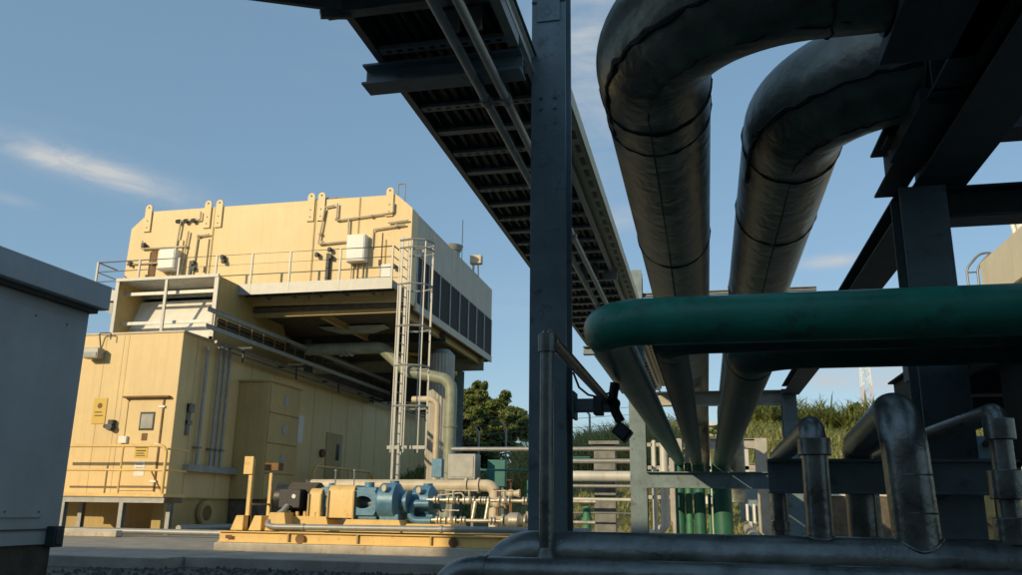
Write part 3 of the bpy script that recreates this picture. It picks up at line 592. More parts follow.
def pump(x, y, r, label, s=.85):
    p = thing('centrifugal_pump', (x,y,.56), label, 'pump', 'blue pumps on the skid')
    zc = .88
    MB().tube([(x-.24*s,y,zc),(x-.2*s,y,zc),(x+.14*s,y,zc),(x+.22*s,y,zc)], r, 32, rs=[r*.88,r,r,r*.7]).build('volute', 'pump_blue', p)
    MB().tube([(x+.16*s,y,zc),(x+.34*s,y,zc)], r*.42, 18).ring((x+.36*s,y,zc),(1,0,0),r*.6,.04).build('suction_nozzle', 'pump_blue', p)
    MB().tube([(x,y+.1,zc),(x,y+.1,zc+r+.04)], .1*s, 14).build('discharge_nozzle', 'pump_blue', p)
    b_ = MB()
    for k in range(12):
        a = 2*math.pi*k/12; b_.tube([(x-.25*s,y+r*.68*math.cos(a),zc+r*.68*math.sin(a)),(x-.12*s,y+r*.68*math.cos(a),zc+r*.68*math.sin(a))], .018, 6)
        b_.tube([(x+.10*s,y+r*.86*math.cos(a),zc+r*.86*math.sin(a)),(x+.15*s,y+r*.86*math.cos(a),zc+r*.86*math.sin(a))], .02, 6)
    b_.build('bolt', 'galv', p)
    MB().box(x-.15,x+.2,y-.2,y+.2,.5,.66).build('foot', 'pump_blue', p)
    MB().tube([(x-.02,y-.3,zc+r*.7),(x-.04,y-.34,zc+r*.7)], .06, 12).build('casting_boss', 'cream_pipe', p)
pump(-5.12, 15.05, .33, 'large blue round pump casing left of the silver pipework')
pump(-4.62, 15.5, .30, 'smaller blue pump behind and right of the large one', .9)
pipe('suction_elbow', [(-4.4,15.1,.85),(-4.75,15.1,.85),(-4.75,15.1,.55),(-4.35,15.1,.55)], .07, 'pump_blue', 'pale blue U shaped elbow below the pumps', R_=.13, seg=16)
pipe('drain_pipe', [(-7.5,14.68,.78),(-7.53,14.6,.70),(-7.78,14.40,.44),(-7.55,14.36,.415),(-1.9,14.36,.44)], .052, 'galv', 'grey conduit running along the front of the yellow skid', R_=.09, seg=14,
     collars=[((-7.0,14.36,.417),(1,0,0),.05,1.25),((-4.45,14.36,.43),(1,0,0),.05,1.25)])
for o_ in [q_ for q_ in COL.objects if q_.parent is None]:
    n0 = o_.name.split('.')[0]
    dx = {'electric_motor':-.16,'gearbox':-.35,'bearing_frame':-.49,'centrifugal_pump':-.50,'suction_elbow':-.52}.get(n0, 0)
    if n0 == 'coupling_guard': dx = -.27 if o_.location.x < -6.5 else -.39
    o_.location.x += dx; WO[o_.name] = Vector(o_.location)
# silver valve pipework right of the pumps
def valve_line(z, y, x0, x1, label, items):
    t = thing('valve_line', (x0,y,z), label, 'pipework', 'silver pipes with valves beside the pumps')
    MB().tube([(x0,y,z),(x1,y,z)], .032, 12).build('pipe_run', 'valve_silver', t)
    for x, kind in items:
        if kind == 'f': MB().ring((x,y,z),(1,0,0),.07,.03,seg=16).ring((x+.06,y,z),(1,0,0),.07,.03,seg=16).build('flange', 'valve_silver', t)
        if kind == 'v':
            MB().ball((x,y,z), .075).tube([(x,y,z),(x,y,z+.16)], .025, 8).ring((x-.09,y,z),(1,0,0),.075,.025,seg=14).ring((x+.09,y,z),(1,0,0),.075,.025,seg=14).build('valve_body', 'valve_silver', t)
            MB().tube([(x-.16,y,z+.17),(x+.16,y,z+.17)], .012, 8).build('valve_handle', 'valve_silver', t)
        if kind == 'b': MB().tube([(x-.16,y,z),(x-.08,y,z),(x+.08,y,z),(x+.16,y,z)], .1, 20, rs=[.08,.15,.15,.08]).ring((x-.2,y,z),(1,0,0),.12,.03).ring((x+.2,y,z),(1,0,0),.12,.03).build('strainer_body', 'valve_silver', t)
    return t
valve_line(.92, 15.2, -5.0, -1.9, 'upper silver pipe with small valves right of the blue pumps', [(-4.85,'f'),(-4.6,'f'),(-4.5,'v'),(-4.3,'f'),(-4.2,'v'),(-4.0,'f'),(-3.9,'f'),(-3.55,'v'),(-3.2,'f'),(-2.95,'v'),(-2.5,'f')])
valve_line(.57, 15.05, -4.85, -1.9, 'lower silver pipe with a fat strainer right of the blue pumps', [(-4.75,'f'),(-4.5,'v'),(-4.3,'f'),(-3.75,'f'),(-3.33,'b'),(-3.0,'f'),(-2.6,'f')])
for i, x in enumerate((-4.1,-3.86)):
    pipe('cross_pipe', [(x+.04,15.12,.90),(x,15.08,.59)], .035, 'valve_silver', ('left','right')[i]+' one of two short upright silver link pipes', seg=10, R_=0, group='short silver link pipes')
pipe('hose_lever', [(-4.8,15.2,1.0),(-4.35,15.2,1.05),(-4.28,15.2,.96)], .014, 'cream_pipe', 'thin bent cream tube above the upper silver pipe', seg=8, R_=.05, cat='tube')
pipe('standpipe', [(-2.12,15.6,0),(-2.12,15.6,.84)], .07, 'green_light', 'short bright green upright pipe beside the main column', seg=16, R_=0, collars=[((-2.12,15.6,.62),(0,0,1),.06,1.4)])
# larger beige pipe and equipment behind
pipe('beige_header', [(-9.6,20,1.28),(-4.9,20,1.30),(-4.9,20,0)], .14, 'cream_pipe', 'fat beige horizontal pipe behind the blue pumps', R_=.2,
     collars=[((-5.6,20,1.3),(1,0,0),.06,1.3),((-5.3,20,1.3),(1,0,0),.05,1.3)])
for i, (x, zt) in enumerate(((-6.55,1.15),(-8.2,1.15))):
    MB().box(x-.06,x+.06,19.9,20.1,-.03,zt).build('pipe_prop', 'rust_ochre', label=('short prop under the right end of the fat beige pipe','short prop under the left end of the fat beige pipe')[i], cat='prop', group='props under the beige pipe')
eb = thing('equipment_box', (-5.8,20.4,0), 'grey square equipment box above the beige pipe', 'equipment box')
box(-6.15,-5.45,20.2,20.7,1.45,2.06).build('body', 'galv', eb, bev=.015); MB().box(-6.1,-6.04,20.3,20.36,-.03,1.45).box(-5.56,-5.5,20.3,20.36,-.03,1.45).build('leg', 'galv_dark', eb)
box(-6.1,-5.5,20.185,20.2,1.5,2.0).build('door', 'galv', eb, bev=.006)
box(-6.62,-6.36,20.4,20.6,1.5,1.95).build('control_box', 'pump_blue', label='small blue control box left of the grey equipment box', cat='control box', bev=.01)
eb2 = thing('teal_cabinet', (-5.1,20.9,0), 'dark teal cabinet right of the grey equipment box', 'cabinet')
box(-5.3,-4.85,20.8,21.0,1.3,1.95).build('body', 'teal_frame', eb2, bev=.01); MB().box(-5.25,-5.2,20.85,20.9,-.03,1.3).box(-4.95,-4.9,20.85,20.9,-.03,1.3).build('leg', 'teal_frame', eb2)
tf = thing('teal_pipe_frame', (-3.6,19,0), 'thin teal pipe frame between the beige pipe and the main column', 'pipe frame')
for a, b_ in (((-5.0,19,1.62),(-3.0,19,1.62)),((-3.9,19,.9),(-3.9,19,1.4)),((-3.9,19,1.4),(-3.2,19,1.4)),((-3.2,19,.3),(-3.2,19,1.9)),((-2.9,19,.3),(-2.9,19,1.9)),((-3.9,19,.95),(-2.9,19,.95)),((-3.3,19,1.9),(-2.5,19,1.9))):
    MB().tube([a, b_], .025, 8).build('tube', 'teal_frame', tf)
for i, (x, z, r_) in enumerate(((-4.45,.9,.16),(-4.15,1.1,.12),(-3.55,1.05,.13),(-4.3,.55,.13),(-3.6,.62,.15))):
    t = thing('block_valve', (x,18.4,z), ('brown valve nearest the end of the beige pipe','small brown valve above the others by the beige pipe','brown valve inside the teal frame, upper','low brown valve under the beige pipe end','brown valve inside the teal frame, lower')[i], 'valve', 'brown valves by the teal frame')
    MB().tube([(x-.2,18.4,z),(x-.1,18.4,z),(x+.1,18.4,z),(x+.2,18.4,z)], r_*.6, 16, rs=[r_*.8,r_*.55,r_*.55,r_*.8]).ball((x,18.4,z), r_*.8).build('body', 'cream_pipe', t)
    MB().tube([(x,18.4,z),(x,18.4,z+.28)], .02, 8).ring((x,18.4,z+.28),(0,0,1),.1,.02,seg=16).build('handwheel', 'rust_red', t)
    MB().box(x-.03,x+.03,18.37,18.43,-.03,z-.04).build('support', 'rust_ochre', t)
# yellow handrail by the side door
hr = thing('side_handrail', (-13.4,30,0), 'yellow pipe handrail beside the side door behind the motor', 'handrail')
MB().tube([(-13.6,28.4,0),(-13.6,28.4,2.15),(-13.6,33.6,2.15),(-13.6,35.4,1.0)], .05, 10, R_=.3).build('rail', 'yellow_bright', hr)
MB().tube([(-13.6,31.5,0),(-13.6,31.5,2.15)], .05, 10).tube([(-13.6,33.6,0),(-13.6,33.6,2.15)], .05, 10).build('post', 'yellow_bright', hr)
MB().tube([(-13.6,28.4,1.2),(-13.6,33.6,1.2)], .04, 10).build('mid_rail', 'yellow_bright', hr)

# low pipes on the ground in front of the yellow building
pipe('ground_pipe', [(-20,19.6,.1),(-11.6,19.6,.1)], .07, 'galv', 'grey pipe lying on the ground before the entry landing', seg=12, R_=0)
pipe('ground_pipe', [(-13.6,20.6,.16),(-13.6,30,.16)], .08, 'galv', 'grey ground pipe running back along the enclosure side', seg=12, R_=0)
for i, (x, w, y) in enumerate(((-16.9,1.3,18.9),(-14.9,1.5,19.0),(-18.6,.9,18.9))):
    box(x-w/2,x+w/2,y-.12,y+.12,-.03,.16-.03*(i%2)).build('concrete_sleeper', 'concrete_light', bev=.02, label=('longest pale block left of the landing legs','pale concrete block right of the landing legs','short pale block beside the grey cabinet')[i], cat='concrete block', group='concrete blocks before the landing')

# ================================================================== STEEL PIPE RACK
def column(x0, x1, yc, z1, m, label, d=.26, z0=-.16):
    return MB().ibeam(((x0+x1)/2,yc,z0),((x0+x1)/2,yc,z1),d,x1-x0,.016,.012,up=(0,1,0)).build('steel_column', m, label=label, cat='column', group='columns of the pipe rack', bev=.002)
def beam(a, b, h, w, m, label, up=(0,0,1)):
    return MB().ibeam(a, b, h, w, .016, .012, up=up).build('steel_beam', m, label=label, cat='beam', group='beams of the pipe rack', bev=.002)
mc = thing('main_steel_column', (-.94,5.28,0), 'large blue grey steel column standing full height in mid picture', 'column')
MB().ibeam((-.938,5.28,-.1),(-.938,5.28,6.5),.26,.236,.016,.012,up=(0,1,0)).build('shaft', 'steel_blue', mc, bev=.002)
box(-1.1,-.78,5.1,5.46,-.16,-.1).build('base_plate', 'steel_blue', mc)
box(-1.056,-.82,5.143,5.15,4.23,4.245).build('splice_line', 'steel_dark', mc)
column(1.205,1.465,5.3,2.7,'steel_blue','dark steel column at the right under the sloping beam')
column(-1.27,-.99,15,5.0,'steel_blue','tall grey column just right of the main column, farther back')
column(1.29,1.53,15,2.8,'steel_blue','blue grey column behind the curved foreground pipes')
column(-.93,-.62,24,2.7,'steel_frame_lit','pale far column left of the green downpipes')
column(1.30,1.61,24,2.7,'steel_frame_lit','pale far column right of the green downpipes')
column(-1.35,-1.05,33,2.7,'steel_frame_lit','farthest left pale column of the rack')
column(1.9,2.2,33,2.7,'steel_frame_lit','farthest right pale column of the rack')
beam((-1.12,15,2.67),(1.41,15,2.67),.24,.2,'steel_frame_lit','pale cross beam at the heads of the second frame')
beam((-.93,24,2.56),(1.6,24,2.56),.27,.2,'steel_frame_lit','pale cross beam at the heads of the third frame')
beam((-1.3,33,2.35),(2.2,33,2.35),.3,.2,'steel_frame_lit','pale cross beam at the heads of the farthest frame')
beam((-.99,14.85,1.29),(1.3,14.85,1.29),.27,.2,'steel_blue','blue low cross beam crossing before the green downpipes')
beam((-.62,24,1.45),(1.3,24,1.45),.16,.14,'steel_frame_lit','thin pale low beam in the third frame')
beam((.335,5.03,.99),(1.62,5.03,.99),.185,.13,'steel_blue','dark low beam behind the curved foreground pipes')
beam((1.44,1.2,2.85),(1.44,5.7,2.85),.3,.3,'steel_dark','heavy dark overhead beam nearest the camera at the right')
beam((1.44,5.7,2.78),(1.44,14.9,2.78),.16,.27,'steel_dark','long sloping looking beam running away behind the right column')
beam((1.24,1.2,2.95),(1.24,5.62,2.95),.3,.17,'steel_dark','dark overhead channel alongside the long right beam')
beam((1.465,5.3,2.6),(4.5,5.3,2.6),.2,.2,'steel_dark','dark cross beam leaving the right column head to the right')
beam((1.08,4.85,3.0),(3.0,4.85,3.0),.3,.2,'steel_dark','short dark overhead cross beam under the clamped pipe end')
beam((1.12,3.5,2.98),(3.0,3.5,2.98),.3,.2,'steel_dark','nearest dark overhead cross beam at the upper right')
beam((-1.5,15,4.55),(2.0,15,4.55),.07,.07,'galv_dark','thin high strut behind the big green pipe')
beam((-2.155,4.89,3.62),(-1.06,4.89,3.62),.15,.17,'steel_blue','cantilever beam carrying the overhead cable tray')
beam((-2.1,15.2,3.6),(-1.0,15.2,3.6),.15,.17,'steel_blue','far bracket beam under the overhead cable tray')
bl = MB()
for x_ in (-.985,-.89):
    for z_ in (3.42,3.50,4.12,4.18,4.30,4.36): bl.tube([(x_,5.152,z_),(x_,5.138,z_)], .011, 6)
bl.build('bolts', 'galv_dark', mc)
MB().box(-1.02,-.856,5.140,5.149,4.08,4.40).build('splice_plate', 'steel_blue', mc, bev=.002)
# lower right deck
dk = thing('service_deck', (2.4,4.2,1.6), 'dark steel deck seen from below at the right edge', 'deck')
box(1.56,3.6,1.6,7.4,1.70,1.74).build('deck_plate', 'galv_dark', dk)
MB().ibeam((1.53,1.6,1.72),(1.53,7.4,1.72),.22,.1).build('edge_beam', 'steel_dark', dk)
for y in (3.2,4.6,6.0,7.3): MB().ibeam((1.58,y,1.62),(3.6,y,1.62),.14,.09).build('joist', 'steel_dark', dk)
MB().box(1.28,1.5,5.45,5.9,1.62,2.0).build('end_plate', 'steel_blue', dk)
MB().prism([(5.1,1.62),(3.9,1.62),(5.1,1.0)],0,1.6,1.62).build('knee_plate', 'steel_dark', dk)
column(3.4,3.6,7.2,1.6,'steel_dark','short column under the far corner of the dark deck')

# ================================================================== OVERHEAD CABLE TRAY
ct = thing('overhead_cable_tray', (-1.5,12,3.7), 'wide perforated cable tray overhead, seen from below', 'cable tray')
MB().ibeam((-2.02,4.22,3.76),(-2.02,22,3.76),.12,.05,.008,.008).build('side_rail', 'galv_dark', ct)
MB().ibeam((-1.06,4.22,3.76),(-1.06,22,3.76),.12,.05,.008,.008).build('side_rail', 'white_clad', ct)  # paler than its twin, making up for weak light from below
y = 4.68; k = 0
while y < 21.8:
    rn = MB().box(-2.0,-1.08,y,y+.075,3.712,3.74)
    for j in range(9): pass
    ro = rn.build('rung', 'galv', ct)
    if k % 2 == 0:
        ho = MB()
        for j in range(12): ho.box(-1.95+j*.075,-1.915+j*.075,y+.025,y+.05,3.7095,3.7115)
        if y < 9: ho.build('slot', 'black', ro)
    y += .43; k += 1
MB().box(-2.06,-1.02,4.2,22,3.822,3.835).build('cover_plate', 'steel_dark', ct)
for c in range(11):
    cx = -1.94+c*.081+random.uniform(-.012,.012)
    MB().tube([(cx+random.uniform(-.02,.02), yy, 3.765+.012*math.sin(yy*3+c)) for yy in [4.3+i*.9 for i in range(20)]], random.uniform(.018,.03), 7).build('cable', 'black', ct)
MB().ibeam((-2.15,4.22,3.74),(-.7,4.22,3.74),.10,.08,.008,.008).build('end_channel', 'galv_dark', ct)
br = MB().prism([(-2.06,4.17),(-3.3,3.60),(-3.3,2.2),(-.9,2.2),(-.9,4.17)],2,3.80,3.82)
br.build('branch_floor', 'steel_dark', ct)
MB().bar((-2.04,4.19,3.76),(-3.3,3.60,3.76),.03,.12).build('branch_rail', 'galv_dark', ct)
MB().bar((-2.15,4.14,3.66),(-2.0,4.24,3.70),.03,.05).build('hold_down_clip', 'galv_dark', ct)
for yy in (2.6,3.1,3.6): MB().box(-3.2,-.95,yy,yy+.05,3.765,3.795).build('branch_rung', 'galv_dark', ct)
sr = thing('slotted_tray', (-.93,13,3.75), 'narrow slotted tray along the wide tray, coloured cream to look sunlit', 'cable tray')
MB().box(-1.0,-.88,5.5,21,3.735,3.75).box(-.885,-.87,5.5,21,3.735,3.87).box(-1.01,-.995,5.5,21,3.735,3.87).build('channel', 'cream_wall', sr)  # cream colour stands in for sunlight on the tray
hs = MB()
for k in range(56): hs.box(-.955,-.915,5.65+k*.275,5.80+k*.275,3.730,3.7345)
hs.build('slot', 'black', sr)
for i, (x, lab) in enumerate(((-1.375,'left of two long conduits hung below the wide tray'),(-1.235,'right of two long conduits hung below the wide tray'))):
    t = thing('hanging_conduit', (x,12,3.5), lab, 'conduit', 'conduits below the wide tray')
    MB().tube([(x,2.8,3.52),(x,21.5,3.52)], .030, 12).build('pipe_run', 'white_clad', t)  # whitened to make up for the dim light under the tray
    for yy in (5.15,8.2,11.3,14.4): MB().ring((x,yy,3.52),(0,1,0),.042,.08,seg=12).build('coupling', 'galv', t)
    for yy in (4.3,7.0,10,13,16,19): MB().box(x-.045,x+.045,yy,yy+.03,3.55,3.70).build('hanger', 'galv_dark', t)
MB().box(-1.10,-1.04,3.0,4.66,3.62,3.70).build('strut_channel', 'galv', label='short slotted strut hanging at the top beside the main column', cat='strut')
MB().box(-1.16,-.99,10.3,10.36,3.6,4.05).build('splice_plate', 'galv', label='upright splice plate on the tray above the green pipe bend', cat='plate')

# ================================================================== BIG PIPES
def big(name, pts, r, R_, label, m, sm, rings, seamed=True, rs=None, group=None, seg=48):
    t = thing(name, pts[1], label, 'pipe', group)
    MB().tube(pts, r, seg, R_=R_, bend=22, rs=rs).build('cladding', m, t)
    for c, ax, k in rings:
        c = Vector(c); d = Vector(ax).normalized(); ref = Vector((0,0,1)) if abs(d.z) < .9 else Vector((1,0,0)); a_ = d.cross(ref).normalized(); b_ = d.cross(a_)
        pt_ = [c+(a_*math.cos(2*math.pi*i/40)+b_*math.sin(2*math.pi*i/40))*(r*k)+d*random.uniform(-.010,.010) for i in range(41)]
        MB().tube(pt_, .013, 6, rs=[random.uniform(.004,.012) for _ in pt_]).build('seam_band', sm, t)
    return t
p1 = big('insulated_pipe', [(5,3.50,3.15),(-.19,3.50,3.15),(-.19,22,3.15),(-.19,22,1.7),(-.6,24.5,1.3)], 0.31, .78, 'large dark lagged pipe on the left with an overhead bend', 'cladding', 'cladding_seam',
    [((-.19,4.45,3.15),(0,1,0),1.006),((-.19,4.75,3.15),(0,1,0),.999),((-.19,7.2,3.15),(0,1,0),1.002),((-.19,10.4,3.15),(0,1,0),1.004),((1.1,3.50,3.15),(1,0,0),1.004),((.62,3.50,3.15),(1,0,0),1.003)], group='large lagged overhead pipes')
p2 = big('insulated_pipe', [(1.5,4.45,3.15),(.635,4.45,3.15),(.635,22,3.15),(.635,22,1.0)], .31, .74, 'large dark lagged pipe on the right with a clamped bend', 'cladding', 'cladding_seam',
    [((.635,5.35,3.15),(0,1,0),1.006),((.635,6.7,3.15),(0,1,0),1.002),((1.36,4.45,3.15),(1,0,0),1.02),((.635,9.2,3.15),(0,1,0),1.002)], group='large lagged overhead pipes')
# ragged lap seams on the bends
def lap(par, cx, cy, Rb, r, phi, z=3.15, n=26, ext=1.0, ext2=.7, thin=1):
    pts = []
    cen = Vector((cx+Rb, cy+Rb, z))
    for i in range(n+1):
        a = math.pi*1.0 + (math.pi/2)*i/n         # from -x side to -y side
        d = Vector((math.cos(a), math.sin(a), 0))
        pts.append(cen + d*(Rb + r*1.005*math.cos(phi)) + Vector((0,0,-r*1.005*math.sin(phi))))
    pts = [pts[0]+Vector((0,e,0)) for e in (ext,ext*.75,ext*.5,ext*.25)] + pts + [pts[-1]+Vector((e,0,0)) for e in (ext2*.3,ext2*.6,ext2)]
    pts = [p+Vector((random.uniform(-.006,.006), random.uniform(-.006,.006), random.uniform(-.012,.012))) for p in pts]
    MB().tube(pts, .014, 6, rs=[random.uniform(.008,.022)*thin for _ in pts]).build('lap_seam', 'cladding_seam', par)
lap(p1, -.19, 3.50, .78, .31, R(35), ext=.4, ext2=.2); lap(p1, -.19, 3.50, .78, .31, R(84), ext=4, ext2=0.1, thin=.3)
lap(p2, .635, 4.45, .74, .31, R(28), ext=.5, ext2=.15); lap(p2, .635, 4.45, .74, .31, R(84), ext=4, ext2=0.1, thin=.3)
cs = thing('pipe_clamp', (1.0,3.50,2.8), 'dark double clamp around the left lagged pipe at the top right', 'clamp')
for x_ in (.86, 1.18): MB().tube([(x_,3.50,3.15),(x_+.09,3.50,3.15)], .332, 40).build('band', 'steel_dark', cs)
MB().box(.86,1.27,3.25,3.80,2.80,2.87).build('saddle', 'steel_dark', cs)
cl = thing('pipe_clamp', (1.15,4.78,2.9), 'dark clamp block gripping the right lagged pipe end', 'clamp')
MB().tube([(1.16,4.45,3.15),(1.38,4.45,3.15)], .335, 40).build('band', 'steel_dark', cl); MB().box(1.12,1.40,4.2,4.95,2.77,2.86).build('saddle', 'steel_dark', cl)
MB().prism([(1.16,2.8),(1.3,2.8),(1.3,3.6),(1.16,3.6)],1,4.09,4.12).build('lug', 'steel_dark', cl)
# green pipes
ga = big('green_pipe', [(4,4.0,1.67),(-.465,4.0,1.67),(-.465,15.7,1.67)], .116, .21, 'bright green pipe crossing in front that bends back on the left', 'green_pipe', 'green_dark',
    [], rs=[.118,.113,.100], group='green painted pipes')
gb_ = big('green_pipe', [(4,4.40,1.68),(-.162,4.40,1.68),(-.162,15.7,1.665)], .100, .2, 'dark green pipe just behind the bright one, bending back in the middle', 'green_dark', 'green_dark',
    [], group='green painted pipes')
gc = big('green_pipe', [(4,4.75,1.69),(.29,4.75,1.69),(.29,15.7,1.66)], .135, .27, 'fattest dark green pipe, farthest back, bending back on the right', 'green_dark', 'green_dark',
    [], rs=[.135,.143,.157], group='green painted pipes')
for par, x, y, r_, e in ((ga,-.465,4.32,.107,.1),(gb_,-.162,4.72,.1,.1),(gc,.29,5.15,.144,.1)):
    MB().ring((x,y,1.67 if par is ga else 1.68 if par is gb_ else 1.6885),(0,1,0),r_*1.012,.006,seg=48).build('joint_band', 'cladding_seam', par)
for i, (x, r_, m_) in enumerate(((-.475,.085,'green_riser'),(-.32,.06,'green_light'),(-.135,.103,'green_riser'),(.035,.03,'green_light'),(.26,.165,'green_riser'))):
    pipe('green_downpipe', [(x,15.8,-.1),(x,15.8,1.62)], r_, m_, ('leftmost dark green upright pipe behind the low beam','second upright green pipe, bright and narrow','middle dark green upright pipe behind the low beam','thinnest upright green pipe beside the fattest','fattest upright green pipe behind the low beam')[i], R_=0, seg=20, group='upright green pipes')

# ================================================================== FOREGROUND MANIFOLD
f1 = thing('header_pipe', (1,3.3,.6), 'dark horizontal header pipe with risers across the bottom', 'pipe')
MB().tube([(-.80,3.3,-.16),(-.80,3.3,.625),(3.2,3.3,.625)], .092, 40, R_=.15, bend=16).build('pipe_run', 'fg_pipe', f1)
for x in (-.60,.20,.56,.86): MB().ring((x,3.3,.625),(1,0,0),.0935,.008,seg=40).build('weld', 'fg_pipe', f1)
f2 = thing('header_pipe', (1,2.95,.5), 'nearer and lower horizontal header pipe cut by the bottom edge', 'pipe')
MB().tube([(-.895,2.95,-.16),(-.895,2.95,.582),(3.2,2.95,.582)], .056, 32, R_=.10, bend=14).build('pipe_run', 'fg_pipe', f2)
MB().ring((-.76,2.95,.582),(1,0,0),.060,.03,seg=32).build('collar', 'fg_pipe', f2)
def riser(pts, r, R_, label, cols, foot):
    t = thing('riser_pipe', pts[0], label, 'pipe', 'risers on the header pipe')
    MB().tube(pts, r, 36, R_=R_, bend=16).build('pipe_run', 'fg_pipe', t)
    for c, ax, w, k in cols: MB().ring(c, ax, k, w, seg=36).build('collar', 'fg_pipe', t, bev=.003)
    hr_, pts_ = .0925, []
    for k in range(49):
        a = 2*math.pi*k/48; dx_, dy_ = r*1.01*math.cos(a), r*1.01*math.sin(a)
        pts_.append((foot[0]+dx_, 3.3+dy_, .625+math.sqrt(max(0,hr_**2-dy_**2))))
    MB().tube(pts_, .005, 8).build('weld_bead', 'fg_pipe', t)
    return t
riser([(.388,3.3,.66),(.388,3.3,1.103),(.41,5.3,1.103),(.41,5.3,0)], .046, .075, 'short riser with a collared cap elbow, left of the fat one', [((.388,3.3,1.03),(0,0,1),.062,.0585),((.41,5.3,.72),(0,0,1),.05,.056)], (.388,3.3,.70))
MB_r1 = MB()
riser([(.708,3.3,.64),(.69,3.3,1.165),(.84,5.2,1.165),(.84,5.2,0)], .079, .17, 'fattest riser whose long bend leans back, middle of the three', [((.70,3.3,.93),(0,0,1),.006,.0803),((.705,3.3,.80),(0,0,1),.006,.0803)], (.708,3.3,.685))
riser([(1.01,3.3,.66),(1.01,3.3,1.15),(1.03,5.9,1.15),(1.03,5.9,0)], .037, .06, 'thin riser with three collars at the right edge', [((1.01,3.3,1.09),(0,0,1),.075,.050),((1.01,3.3,.90),(0,0,1),.10,.056),((1.01,3.3,.745),(0,0,1),.09,.058)], (1.01,3.3,.69))
t = thing('guard_post', (-.582,3.18,.6), 'slim round grey post with a rail bent back at the top', 'guard rail')
MB().tube([(-.582,3.18,.575),(-.582,3.18,1.455),(-.585,5.5,1.455)], .0265, 24, R_=.03).build('post', 'fg_pipe', t)
MB().ring((-.582,3.18,1.42),(0,0,1),.034,.07,seg=24).build('elbow_fitting', 'fg_pipe', t)
MB().ring((-.583,3.26,1.455),(0,1,0),.034,.05,seg=24).build('elbow_fitting', 'fg_pipe', t)
MB().tube([(-.582,3.18,.60),(-.582,3.18,.625),(-.582,3.18,.66)], .04, 24, rs=[.045,.040,.028]).build('foot_collar', 'fg_pipe', t)
MB().ring((-.585,5.45,1.455),(0,1,0),.042,.12,seg=20).build('end_socket', 'steel_dark', t)
# lamp bracket hanging off the main column
lm = thing('hanging_floodlight', (-.5,5.2,1.2), 'dark floodlight hanging from a grey arm beside the main column', 'floodlight')
MB().box(-.82,-.56,5.24,5.32,1.385,1.465).box(-.80,-.78,5.2,5.36,1.34,1.51).build('arm', 'steel_blue', lm, bev=.004)
MB().box(-.665,-.61,5.22,5.34,1.365,1.48).build('clamp', 'steel_dark', lm, bev=.004)
MB().tube([(-.53,5.25,1.56),(-.545,5.25,1.47),(-.53,5.25,1.38),(-.50,5.25,1.32)], .03, 12).ball((-.53,5.25,1.53), .03).ball((-.535,5.25,1.43), .038).build('knuckle', 'black', lm)
MB().box(-.54,-.44,5.19,5.33,1.215,1.30,Matrix.Rotation(R(40),3,'Y')).build('housing', 'black', lm, bev=.01)
MB().box(-.525,-.455,5.18,5.192,1.225,1.29,Matrix.Rotation(R(40),3,'Y'),(-.49,5.26,1.255)).build('lens', 'glass_dark', lm)
MB().tube([(-.80,5.3,1.64),(-.76,5.28,1.54),(-.70,5.26,1.49),(-.64,5.25,1.475),(-.56,5.25,1.5)], .007, 8).build('cable', 'black', lm)

# ================================================================== RIGHT BACKGROUND
gx = thing('gauge_cabinet', (2.35,8.2,0), 'grey green instrument box with round knobs under the dark deck', 'instrument box')
box(2.15,2.48,8.0,8.3,1.06,1.45).build('body', 'steel_blue', gx, bev=.01)
for x, z in ((2.33,1.38),(2.34,1.13)): MB().tube([(x,8.0,z),(x,7.96,z)], .028, 14).build('knob', 'black', gx)
MB().box(2.17,2.22,8.1,8.15,-.16,1.06).box(2.38,2.43,8.1,8.15,-.16,1.06).build('leg', 'steel_dark', gx)
MB().tube([(2.42,7.98,1.0),(2.48,7.9,.85),(2.40,7.9,.72),(2.34,7.9,.74)], .02, 8, R_=.04).build('hose', 'black', gx)
yb = thing('yellow_valve_post', (2.62,9.5,0), 'sunlit yellow valve post low at the right behind the thin riser', 'valve post')
MB().box(2.62,2.74,9.4,9.52,-.16,1.05).build('post', 'yellow_bright', yb)
for z in (.35,.55,.75): MB().ring((2.70,9.38,z),(0,1,0),.05,.05,seg=14).build('knob', 'yellow_bright', yb)
cw = thing('cream_building', (9.5,19,0), 'cream building with a sloped looking parapet at the right edge', 'building')
box(7.0,14,10,22.7,5.9,6.95).build('parapet', 'cream_wall', cw); box(7.25,14,10.2,22.4,3.2,5.9).build('wall', 'cream_wall', cw)
box(7.1,7.25,10.2,22.5,5.7,5.9).build('cornice', 'cream_wall', cw)
for x in (7.4,):
    for y in (11,15,19,22): box(x,x+.3,y,y+.3,-.16,3.2).build('pier', 'cream_wall', cw)
wt = thing('roof_tank', (8.3,21.5,6.95), 'white round tank on top of the cream building', 'tank')
MB().tube([(8.1,21.6,6.95),(8.1,21.6,8.4),(8.1,21.6,8.6)], .62, 32, rs=[.62,.62,.4]).build('shell', 'white_paint', wt)
MB().ring((8.1,21.6,8.0),(0,0,1),.65,.05,seg=32).build('rim', 'white_paint', wt)
MB().tube([(7.45,21.3,7.0),(7.3,21.3,8.2)], .05, 8).build('overflow_pipe', 'white_paint', wt)
rh = thing('roof_ladder_hoops', (6.9,22.9,5.6), 'curved dark handrails of a ladder at the cream building corner', 'ladder')
for x in (6.75,7.0): MB().tube([(x,22.95,4.2),(x,22.95,6.9),(x+.35,22.95,7.3),(x+.6,22.95,7.3)], .03, 8, R_=.35).build('side_rail', 'galv_dark', rh)
for z in (5.6,6.0,6.4,6.8): MB().tube([(6.75,22.95,z),(7.0,22.95,z)], .02, 6).build('rung', 'galv_dark', rh)
wn = thing('white_fence', (7,20,0), 'white slatted fence at the far right edge', 'fence')
